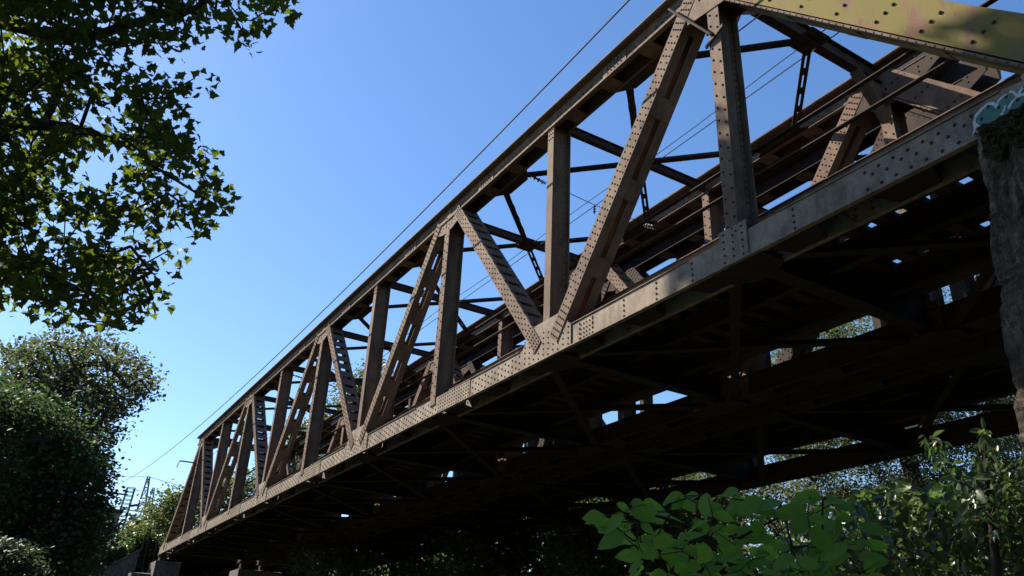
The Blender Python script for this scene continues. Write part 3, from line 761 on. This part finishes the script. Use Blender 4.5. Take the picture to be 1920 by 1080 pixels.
def leaves_mesh(name, pos, size, shape, mat, parent, flat=.5, droop=.3, tintspread=.5, fr=None):
    n = len(pos); sv, sf = shape
    ax, ay, az = frames(n, flat=flat, droop=droop) if fr is None else fr
    V = pos[:, None, :]+size[:, None, None]*(sv[None, :, 0:1]*ax[:, None, :]+sv[None, :, 1:2]*ay[:, None, :]+sv[None, :, 2:3]*az[:, None, :])
    nv = sv.shape[0]; Fi = sf[None]+(np.arange(n)*nv)[:, None, None]
    V = V.reshape(-1, 3); Fi = Fi.reshape(-1)
    loc = (V.min(0)+V.max(0))/2
    me = bpy.data.meshes.new(name); me.vertices.add(len(V)); me.vertices.foreach_set('co', (V-loc).ravel().astype(np.float32))
    nf = len(Fi)//3; me.loops.add(len(Fi)); me.loops.foreach_set('vertex_index', Fi.astype(np.int32)); me.polygons.add(nf)
    me.polygons.foreach_set('loop_start', (np.arange(nf)*3).astype(np.int32)); me.update(calc_edges=True)
    a = me.attributes.new('tint', 'FLOAT', 'POINT'); a.data.foreach_set('value', np.repeat(RNG.uniform(0, tintspread, n), nv).astype(np.float32))
    me.validate()
    return link(name, me, mat, parent, loc)
def grow(trunk, targets, r0, rmin, mat, parent, name='limb', wob=.12, tubes=5, trunk_r=None, lim=None):
    """connect targets to a growing skeleton, branches as one mesh"""
    nodes = [np.array(p, float) for p in trunk]; n0 = len(nodes); par = [max(0, i-1) for i in range(n0)]
    start = nodes[0]
    order = np.argsort([min(np.linalg.norm(t-x) for x in nodes) for t in targets])
    for oi in order:
        t = np.array(targets[oi]); A = np.array(nodes); d = np.linalg.norm(A-t, axis=1)
        d = d+np.where(np.arange(len(A)) == 0, 99, 0); j = int(np.argmin(d)); p = nodes[j]; L = d[j]
        ns = max(1, min(5, int(L/.8))); prev = j
        for s in range(1, ns+1):
            q = p+(t-p)*s/ns
            if s < ns: q = q+RNG.normal(size=3)*wob*min(L/ns, 1)+np.array([0, 0, .05*L*math.sin(math.pi*s/ns)])
            nodes.append(q); par.append(prev); prev = len(nodes)-1
    cnt = np.ones(len(nodes))
    for i in range(len(nodes)-1, n0-1, -1): cnt[par[i]] += cnt[i]
    tot = cnt.max(); m = MB()
    rad = lambda i: max(rmin, r0*(cnt[i]/tot)**.5)
    for i in range(n0, len(nodes)):
        j = par[i]; m.tube([nodes[j], nodes[i]], [min(rad(j), rad(i)*1.5), rad(i)], tubes)
    if m.v: tag(build(m, name, mat, parent, smooth=True), kind='stuff')
    return nodes
def crown_tree(name, label, poly, dist, thick, ncl, nleaf, lsize, lmat, csize, base, cat='tree', group=None, trunk_r=.35, shape=KITE, trunk_top=None, flat=.4, ntarget=50, droop=.3, cl_sigma=1.0, part='crown'):
    P = sample_poly(poly, ncl); d = ray_np(P); dd = dist+RNG.uniform(-thick, thick, ncl)
    C = np.array([0, 0, EYE])+d*dd[:, None]
    r_ = root(name, base, label, cat, group)
    per = RNG.poisson(nleaf, ncl); idx = np.repeat(np.arange(ncl), per)
    rad = csize*RNG.uniform(.5, 1.3, ncl)
    off = np.clip(RNG.normal(size=(len(idx), 3)), -1.9, 1.9)*np.array([1, 1, .6]); pos = C[idx]+off*rad[idx][:, None]*.55
    pos = pos[pos[:, 2] > .1]
    leaves_mesh(part, pos, lsize*RNG.uniform(.6, 1.25, len(pos)), shape, lmat, r_, flat=flat, droop=droop)
    base = np.array(base, float); tt = np.array(trunk_top if trunk_top is not None else C.mean(0)+np.array([0, 0, 0]))
    tr = [base+(tt-base)*s+np.array([.25*math.sin(s*5+base[0]), .2*math.sin(s*4+base[1]), 0])*s for s in np.linspace(0, 1, 7)]
    m = MB(); m.tube(tr, [trunk_r*(1.25 if i == 0 else 1-.09*i) for i in range(7)], 10); build(m, 'trunk', MBARK, r_, smooth=True)
    sel = RNG.choice(ncl, min(ntarget, ncl), replace=False)
    grow(tr[2:], [C[i] for i in sel], trunk_r*.75, trunk_r*.05+.01, MBARK, r_)
    return r_, C

# ---- big maple whose branches hang into the top left
mp = root('maple_tree', (-19.0, -4.2, 0), 'large maple with lobed leaves hanging from the top left, seen from below', 'tree')
OUT = [(-160, -120), (470, -120), (520, -40), (556, 12), (520, 20), (500, 45), (475, 78), (452, 62), (452, 35), (415, 25), (375, 40), (345, 80), (310, 108), (265, 112), (262, 150), (300, 168), (345, 145), (378, 138), (376, 165), (345, 190), (338, 225), (352, 285), (395, 300), (420, 330), (440, 388), (405, 425), (372, 412), (345, 425), (335, 470), (342, 540), (305, 605), (262, 575), (235, 608), (190, 625), (150, 600), (95, 590), (40, 575), (-160, 600)]
HOLES = [([(130, 225), (235, 205), (250, 240), (215, 260), (130, 245)], .95), ([(120, 270), (200, 265), (185, 330), (150, 360), (110, 320)], .93), ([(225, 290), (250, 300), (240, 420), (215, 400)], .92), ([(20, 260), (70, 280), (60, 310), (20, 300)], .7),
         ([(230, 130), (265, 120), (262, 160), (240, 170)], .9), ([(70, 400), (125, 400), (110, 470), (70, 470)], .85), ([(130, 520), (180, 540), (150, 590), (110, 560)], .9), ([(230, 470), (260, 480), (240, 530)], .9), ([(0, 560), (60, 560), (50, 600), (0, 600)], .9)]
P = sample_poly(OUT, 450)+np.array([-12, -4]); keep = np.ones(len(P), bool)
for hp, pr in HOLES:
    ii = inpoly(P, hp); keep &= ~(ii & (RNG.uniform(size=len(P)) < pr))
P = P[keep]; d_ = ray_np(P); dist = RNG.uniform(10.2, 14.2, len(P))+P[:, 1]*-.0015
C = np.array([0, 0, EYE])+d_*dist[:, None]
idx = np.repeat(np.arange(len(C)), RNG.poisson(23, len(C)))
pos = C[idx]+np.clip(RNG.normal(size=(len(idx), 3)), -1.5, 1.5)*np.array([.18, .18, .11])
# upper crown out of the picture, which shades the bridge end
S = []
while len(S) < 900:
    k = RNG.uniform(-1.6, .62); z = RNG.uniform(-3.4, .62 if k < .3 else .3) if not -.14 < k < .12 else RNG.uniform(-3.4, 2.4); t = RNG.uniform(18, 25)
    q = W(k, 0, z)+SUN*t; e = q-np.array([0, 0, EYE]); zf = e@fw
    if zf > 0 and 540-F*(e@up)/zf > -75 and -50 < 960+F*(e@rt)/zf < 2000: continue
    S.append(q)
for _ in range(9000):
    if len(S) > 1500: break
    b0 = at(RNG.uniform(1080, 1560), RNG.uniform(900, 1100), RNG.uniform(3.2, 8.5)); q = b0+SUN*RNG.uniform(9, 19); e = q-np.array([0, 0, EYE]); zf = e@fw
    if zf > 0 and 540-F*(e@up)/zf > -75 and -50 < 960+F*(e@rt)/zf < 2000: continue
    if RNG.uniform() < .93: S.append(q)
S = np.array(S); si = np.repeat(np.arange(len(S)), 12); spos = S[si]+RNG.normal(size=(len(si), 3))*.28
e = spos-np.array([0, 0, EYE]); zf = e@fw; py = 540-F*(e@up)/np.maximum(zf, .1); spos = spos[(py < -35)]
tp = np.array([-18.2, -3.6, 20.0]); bs = np.array([-19., -4.2, 0])
tr = [bs+(tp-bs)*s+np.array([.3*math.sin(s*4), .25*math.sin(s*6), 0]) for s in np.linspace(0, 1, 9)]
m = MB(); m.tube(tr, [.62, .5, .46, .42, .37, .32, .27, .2, .12], 12); build(m, 'trunk', MBARK, mp, smooth=True)
limb = [at(-330, 250, 14.3), at(-150, 238, 13.2), at(0, 233, 12.4), at(80, 236, 12.1), at(150, 243, 11.9), at(205, 262, 11.8), at(262, 282, 11.7)]
limb2 = [at(-300, 560, 14), at(-60, 470, 13), at(60, 500, 12.5), at(150, 545, 12.2), at(210, 570, 12)]
limb3 = [at(-260, -60, 14), at(0, 40, 13), at(150, 70, 12.3), at(300, 30, 12), at(420, -5, 11.8)]
lj = MB()
for L, r0 in ((limb, .10), (limb2, .07), (limb3, .09)):
    j = min(range(3, 8), key=lambda i: np.linalg.norm(tr[i]-L[0])); pts = [tr[j], tr[j]*.5+L[0]*.5+np.array([0, 0, .3])]+L
    rr = [r0*2.0, r0*1.7]+list(np.linspace(r0*1.35, .022, len(L))); sp_, sr_ = [], []
    for a_ in range(len(pts)-1):
        p0, p1, p2, p3 = [np.array(pts[min(max(a_+o_, 0), len(pts)-1)], float) for o_ in (-1, 0, 1, 2)]
        for u_ in np.linspace(0, 1, 5)[:-1]:
            sp_.append(.5*((2*p1)+(p2-p0)*u_+(2*p0-5*p1+4*p2-p3)*u_**2+(3*p1-p0-3*p2+p3)*u_**3)+RNG.normal(size=3)*.018); sr_.append(rr[a_]+(rr[a_+1]-rr[a_])*u_)
    lj = MB(); lj.tube(sp_, sr_, 8); build(lj, 'limb', MBARK, mp, smooth=True)

grow([limb[0]]+limb[1:]+limb2[1:]+limb3[1:], [C[i] for i in RNG.choice(len(C), min(len(C), 420), replace=False)], .05, .009, MTWIG, mp, name='twigs', wob=.10, tubes=5)
grow([tr[5], tr[6], tr[7], tr[8]], [S[i] for i in range(0, len(S), 6)], .16, .02, MBARK, mp, name='limb')
sz = .132*RNG.uniform(.6, 1.2, len(pos))
# the 300 leaves that hang nearest are objects of their own
fr = frames(len(pos), flat=.35, droop=.5)
dcam = np.linalg.norm(pos-np.array([0, 0, EYE]), axis=1); vis = (pos-np.array([0, 0, EYE]))@up
near = np.argsort(dcam)[:300]; rest = np.setdiff1d(np.arange(len(pos)), near)
proto = leaves_mesh('leaf', np.zeros((1, 3)), np.ones(1), MAPLE, LM, mp, fr=(np.eye(3)[0:1], np.eye(3)[1:2], np.eye(3)[2:3]))
pme = proto.data; cen = WL[proto.name].copy()
bpy.data.objects.remove(proto)
for i in near:
    o = bpy.data.objects.new('leaf', pme); col.objects.link(o); o.parent = mp
    R3 = Matrix((fr[0][i], fr[1][i], fr[2][i])).transposed()
    o.rotation_mode = 'QUATERNION'; o.rotation_quaternion = R3.to_quaternion(); o.scale = (sz[i],)*3
    o.location = tuple(pos[i]+np.array(R3 @ Vector(cen*sz[i]))-wloc(mp))
fr2 = tuple(x[rest] for x in fr)
tag(leaves_mesh('foliage', pos[rest], sz[rest], MAPLE, LM, mp, fr=fr2), kind='stuff')
tag(leaves_mesh('foliage', spos, .36*RNG.uniform(.6, 1.2, len(spos)), KITE, LM, mp), kind='stuff')

# ---- tall dark tree on the left, in storeys
def col_base(px, dist): p = at(px, 1080, dist); return (p[0], p[1], 0)
crown_tree('broadleaf_tree', 'tall broad crowned tree at left whose top is seen against the sky', [(5, 665), (35, 640), (110, 622), (200, 632), (250, 655), (275, 690), (300, 708), (290, 740), (258, 742), (250, 765), (230, 800), (205, 825), (190, 870), (120, 900), (20, 760), (0, 700)],
           36, 3.2, 330, 44, .18, LW, .6, col_base(105, 37), trunk_r=.42, trunk_top=at(118, 740, 36), ntarget=110)
crown_tree('broadleaf_tree', 'dense dark tree below the tall crown at the left edge', [(-60, 730), (60, 735), (120, 770), (160, 820), (190, 850), (192, 900), (182, 960), (190, 985), (165, 1040), (140, 1110), (-60, 1120)],
           31, 3.0, 900, 48, .18, LD, .75, col_base(60, 32), trunk_r=.4, trunk_top=at(70, 850, 31), ntarget=60)
crown_tree('broadleaf_tree', 'low dark leafy tree left of the wing wall', [(60, 960), (175, 985), (188, 1010), (165, 1045), (120, 1072), (40, 1110)],
           44, 2.0, 200, 50, .22, LV, .7, col_base(130, 44), trunk_r=.25, trunk_top=at(130, 1040, 44), ntarget=20)
crown_tree('willow_shrub', 'pale narrow leaved shrub in the bottom left corner', [(-30, 1015), (20, 1012), (45, 1022), (68, 1040), (60, 1110), (-40, 1110)],
           14, .6, 130, 26, .085, LC, .2, col_base(20, 14), cat='shrub', trunk_r=.05, shape=LANCE, trunk_top=at(20, 1060, 14), ntarget=30, part='foliage')
# shrub on the far abutment and grass on the wing wall
crown_tree('ivy_shrub', 'dark round shrub growing on top of the far abutment', [(250, 1010), (265, 1000), (290, 1003), (300, 1020), (296, 1055), (262, 1058), (250, 1035)],
           69, .8, 80, 45, .26, LV, .7, tuple(at(275, 1050, 69)*np.array([1, 1, 0])+np.array([0, 0, ZC-1.3])), cat='shrub', trunk_r=.08, trunk_top=at(275, 1035, 69), ntarget=12, part='foliage')
crown_tree('bramble_bank', 'low green bramble along the top of the wing wall', [(150, 1060), (200, 1040), (245, 1022), (255, 1030), (215, 1050), (160, 1078)],
           71, .8, 90, 40, .25, LB, .55, tuple(at(200, 1060, 71)*np.array([1, 1, 0])+np.array([0, 0, 5])), cat='shrub', trunk_r=.05, trunk_top=at(205, 1050, 71), ntarget=10, part='foliage')

# ---- sunlit trees behind the far end and seen through the trusses
def bgtree(label, poly, dist, ncl, mat, px, ptop, ls=.34, cs=1.5, thick=3, nl=42, tr_=.35, name='broadleaf_tree', nt_=40, group='trees beyond the bridges'):
    return crown_tree(name, label, poly, dist, thick, ncl, nl, ls, mat, cs, col_base(px, dist), trunk_r=tr_, trunk_top=at(px, ptop, dist), ntarget=nt_, group=group)
bgtree('sunlit pale green tree just left of the far bridge portal', [(262, 985), (285, 960), (305, 935), (325, 922), (350, 928), (362, 960), (352, 1010), (255, 1020)], 92, 120, LP, 315, 975, .42, 1.7)
bgtree('low sunlit bushy tree behind the catenary mast foot', [(205, 1020), (235, 1000), (262, 985), (285, 995), (280, 1040), (205, 1045)], 88, 60, LP, 240, 1015, .4, 1.4)
bgtree('yellow green tree seen through the far end posts', [(350, 925), (400, 905), (440, 890), (490, 885), (510, 930), (470, 975), (380, 1010), (345, 1000)], 96, 130, LP, 430, 950, .42, 1.7)
bgtree('green tree crown seen through the middle of the truss', [(590, 790), (625, 760), (650, 720), (690, 690), (715, 676), (735, 690), (745, 740), (720, 800), (640, 830), (590, 830)], 78, 150, LP, 670, 770, .36, 1.4)
bgtree('lower green crown behind the truss, right of the middle', [(735, 780), (770, 765), (800, 775), (830, 800), (830, 850), (740, 850)], 80, 60, LP, 780, 810, .36, 1.4)
bgtree('small green crown behind the truss, left of the middle', [(520, 830), (560, 800), (600, 790), (620, 830), (600, 880), (520, 890)], 84, 60, LP, 570, 840, .36, 1.4)
# dark wood below the far side of the bridges
for i, (poly, dist, n, px, lab) in enumerate((([(560, 1040), (700, 1000), (860, 950), (890, 1110), (560, 1110)], 52, 130, 740, 'shaded tree under the bridges, leftmost of the dark ones'),
        ([(840, 970), (960, 920), (1060, 890), (1100, 940), (1080, 1110), (850, 1110)], 46, 200, 960, 'shaded blue green tree under the bridges, second from the left'),
        ([(1040, 930), (1140, 890), (1240, 870), (1290, 920), (1270, 1110), (1050, 1110)], 42, 220, 1150, 'shaded tree with sunlit flecks left of the oval leaved branch'),
        ([(1220, 900), (1290, 870), (1360, 875), (1395, 900), (1400, 1000), (1450, 1110), (1220, 1110)], 45, 170, 1330, 'yellow flecked tree behind the oval leaved branch'))):
    bgtree(lab, poly, dist, int(n*1.5), LW if i == 3 else LP, px, 1040, .25, 1.0, nl=64, thick=2.5, group='trees beyond the bridges')
# distant woodland closing the horizon below the decks
wp = np.vstack([sample_poly([(380, 1060), (640, 1035), (900, 985), (1120, 960), (1310, 945), (1400, 975), (1400, 1130), (380, 1130)], 15000)])
wpos = np.array([0, 0, EYE])+ray_np(wp)*RNG.uniform(72, 120, len(wp))[:, None]
wpos = wpos[wpos[:, 2] > .2]
wl = leaves_mesh('woodland', wpos, .95*RNG.uniform(.5, 1.3, len(wpos)), KITE, LP, None)
tag(wl, 'distant dark woodland closing the view below the bridge decks', 'woodland', kind='stuff')
# big tree on the right behind the second bridge, with sky showing through
rp = [(1400, 930), (1440, 900), (1420, 840), (1440, 760), (1440, 680), (1500, 620), (1600, 580), (1740, 545), (1800, 560), (1850, 640), (1940, 680), (1990, 800), (1990, 1110), (1440, 1110), (1430, 1000)]
crown_tree('willow_tree', 'big airy grey green tree at right beyond the bridges, thick trunk under the chord', rp, 40, 4.5, 1150, 135, .135, LW, .9, col_base(1790, 39), trunk_r=.62,
           trunk_top=at(1690, 800, 39), ntarget=150, group=None)
rb = [at(1790, 1080, 39)*np.array([1, 1, 1])]

# ---- young shrub with pointed leaves at right
def shrub(name, label, poly, d0, d1, n, size, mat, shape, base, stems, group=None, cat='shrub', leafname='leaf', flat=.2, droop=.9, parts=True):
    r_ = root(name, base, label, cat, group)
    P = sample_poly(poly, n); dist = RNG.uniform(d0, d1, n); pos = np.array([0, 0, EYE])+ray_np(P)*dist[:, None]
    sz = size*RNG.uniform(.6, 1.3, n); fr = frames(n, flat=flat, droop=droop)
    # every leaf petiole joins the stem net
    st = [np.array(s) for s in stems]
    m = MB(); m.tube([np.array(base)]+st, list(np.linspace(.035, .010, len(st)+1)), 6); build(m, 'stem', MTWIG, r_, smooth=True)
    grow(st, [pos[i] for i in RNG.choice(n, min(n, 200), replace=False)], .014, .0022, MTWIG, r_, name='twigs', wob=.04, tubes=5)
    area = np.argsort(-(sz/dist)); big = area[:290] if parts else area[:0]; rest = np.setdiff1d(np.arange(n), big)
    if len(big):
        proto = leaves_mesh('leaf', np.zeros((1, 3)), np.ones(1), shape, mat, r_, fr=(np.eye(3)[0:1], np.eye(3)[1:2], np.eye(3)[2:3]))
        pme = proto.data; cen = WL[proto.name].copy(); bpy.data.objects.remove(proto)
        for i in big:
            o = bpy.data.objects.new(leafname, pme); col.objects.link(o); o.parent = r_
            R3 = Matrix((fr[0][i], fr[1][i], fr[2][i])).transposed(); o.rotation_mode = 'QUATERNION'; o.rotation_quaternion = R3.to_quaternion()
            sx = sz[i]; o.scale = (sx*random.uniform(.85, 1.15), sx, sx*random.uniform(.6, 2.4)); o.location = tuple(pos[i]+np.array(R3 @ Vector(cen*sx))-wloc(r_))
    if len(rest): tag(leaves_mesh('foliage', pos[rest], sz[rest], shape, mat, r_, fr=tuple(x[rest] for x in fr)), kind='stuff')
    return r_
bx = col_base(1700, 7.5)
shrub('leafy_shrub', 'dark glossy leaved shrub filling the bottom right behind the oval leaved branch', [(1480, 1000), (1560, 960), (1600, 930), (1680, 900), (1740, 925), (1800, 900), (1940, 880), (1990, 900), (1990, 1110), (1440, 1110), (1440, 1040)],
      6.2, 9, 4200, .10, LB, oval_shape(.26, .1), bx, [at(1705, 1100, 7.6), at(1710, 1000, 7.6), at(1740, 930, 7.6)])
bx = col_base(1900, 6.0)
shrub('elder_shrub', 'light green drooping sprays rising in front of the dark chord at right', [(1725, 812), (1760, 818), (1790, 850), (1800, 895), (1830, 890), (1840, 830), (1835, 800), (1860, 805), (1880, 860), (1910, 870), (1940, 880), (1960, 960), (1900, 1000), (1820, 1010), (1790, 960), (1785, 910), (1765, 875), (1735, 840)],
      5.4, 6.6, 560, .08, LB, oval_shape(.22, .1), bx, [at(1870, 1080, 6), at(1860, 980, 6), at(1850, 900, 6), at(1845, 830, 6)])
# ---- foreground branch with oval leaves
bx = col_base(1480, 3.6)
poly = [(1112, 955), (1150, 935), (1200, 930), (1290, 915), (1330, 920), (1400, 918), (1440, 915), (1500, 925), (1560, 935), (1620, 985), (1640, 1020), (1640, 1110), (1190, 1110), (1195, 1050), (1150, 1000)]
hz = root('oval_leaved_branch', bx, 'foreground branch with broad oval green leaves at the bottom centre right', 'shrub')
P = sample_poly(poly, 215)
P = np.vstack([P, [(1135, 965), (1155, 945), (1180, 955), (1120, 970), (1205, 942), (1245, 950), (1165, 1005), (1180, 1030), (1283, 930), (1310, 928), (1390, 925), (1400, 940), (1465, 943), (1434, 962), (1355, 950), (1410, 972), (1500, 935), (1560, 945), (1290, 965), (1205, 1040)]])
holes = [(1300, 955, 16), (1335, 935, 14), (1375, 955, 12), (1445, 930, 22), (1420, 990, 14), (1450, 985, 14), (1370, 995, 9), (1235, 1000, 8)]
P = np.array([p for p in P if all(math.hypot(p[0]-a, p[1]-b) > r for a, b, r in holes)])
dist = RNG.uniform(3.0, 3.9, len(P)); pos = np.array([0, 0, EYE])+ray_np(P)*dist[:, None]
main = [at(1400, 1120, 3.5), at(1375, 1060, 3.5), at(1345, 1025, 3.45), at(1322, 1007, 3.4), at(1288, 988, 3.4), at(1250, 972, 3.35), at(1200, 960, 3.3)]
m = MB(); m.tube([np.array(bx)]+main, list(np.linspace(.022, .004, len(main)+1)), 6); build(m, 'stem', MTWIG, hz, smooth=True)
side = [at(1370, 1050, 3.5), at(1385, 1010, 3.5), at(1420, 990, 3.5), at(1470, 965, 3.5), at(1500, 950, 3.5)]
m = MB(); m.tube(side, list(np.linspace(.009, .003, len(side))), 6); build(m, 'stem', MTWIG, hz, smooth=True)
side2 = [at(1325, 1008, 3.4), at(1332, 985, 3.4), at(1360, 960, 3.4)]
m = MB(); m.tube(side2, [.006, .004, .003], 6); build(m, 'stem', MTWIG, hz, smooth=True)
grow(main[1:]+side[1:]+side2[1:], [p for p in pos], .006, .0014, MTWIG, hz, name='twigs', wob=.02, tubes=4)
n = len(pos); az = -ray_np(P)*.75+np.array([0, 0, .6])+RNG.normal(size=(n, 3))*.33; az /= np.linalg.norm(az, axis=1, keepdims=True)
ay = rt[None]*RNG.choice([-1, 1, 1], (n, 1))*1.0+RNG.normal(size=(n, 3))*.4+np.array([0, 0, -.35]); ay -= az*(ay*az).sum(1, keepdims=True); ay /= np.linalg.norm(ay, axis=1, keepdims=True); ax = np.cross(ay, az)
variants = []
for wv, fo in ((.30, .10), (.34, .04), (.27, .16)):
    pr = leaves_mesh('leaf', np.zeros((1, 3)), np.ones(1), oval_shape(wv, fo, 1.03), LO, hz, fr=(np.eye(3)[0:1], np.eye(3)[1:2], np.eye(3)[2:3])); variants.append((pr.data, WL[pr.name].copy())); bpy.data.objects.remove(pr)
for i in range(n):
    me, cen = variants[i % 3]; o = bpy.data.objects.new('leaf', me); col.objects.link(o); o.parent = hz
    R3 = Matrix((ax[i], ay[i], az[i])).transposed(); s = .098*random.uniform(.6, 1.2)
    o.rotation_mode = 'QUATERNION'; o.rotation_quaternion = R3.to_quaternion(); o.scale = (s, s, s*random.uniform(.6, 1.6)); o.location = tuple(pos[i]+np.array(R3 @ Vector(cen*s))-wloc(hz))

# ---- the wood around the footpath, outside the picture on the right and behind
def wood_tree(x, y, h, r, label, nl=1900):
    r_ = root('broadleaf_tree', (x, y, 0), label, 'tree', 'trees around the footpath')
    m = MB(); m.tube([(x, y, 0), (x+.2, y-.1, h*.4), (x, y, h*.8)], [.35, .26, .1], 8); build(m, 'trunk', MBARK, r_, smooth=True)
    u = RNG.normal(size=(nl, 3)); u /= np.linalg.norm(u, axis=1, keepdims=True); u *= RNG.uniform(.35, 1, (nl, 1))**.5
    pos = np.array([x, y, h*.56])+u*np.array([r, r, h*.46])
    leaves_mesh('crown', pos, .75*RNG.uniform(.6, 1.3, nl), KITE, LD, r_)
for i, (x, y, h, r) in enumerate(((9.5, 2.5, 19, 4.5), (8, -5, 18, 5), (15, -7, 17, 5), (3, -9.5, 15, 4), (14, 4, 20, 5), (-3, 32, 15, 5), (4, 28, 17, 5), (20, 5, 15, 4), (6, -14, 13, 4.5), (-4, -17, 12, 4.5), (-15, -20, 11, 4.5), (9, 34, 16, 5), (24, 32, 17, 5), (-26, -22, 11, 4.5), (26, -4, 18, 5))):
    wood_tree(x, y, h, r, 'leafy tree of the wood around the footpath beside the bridge')
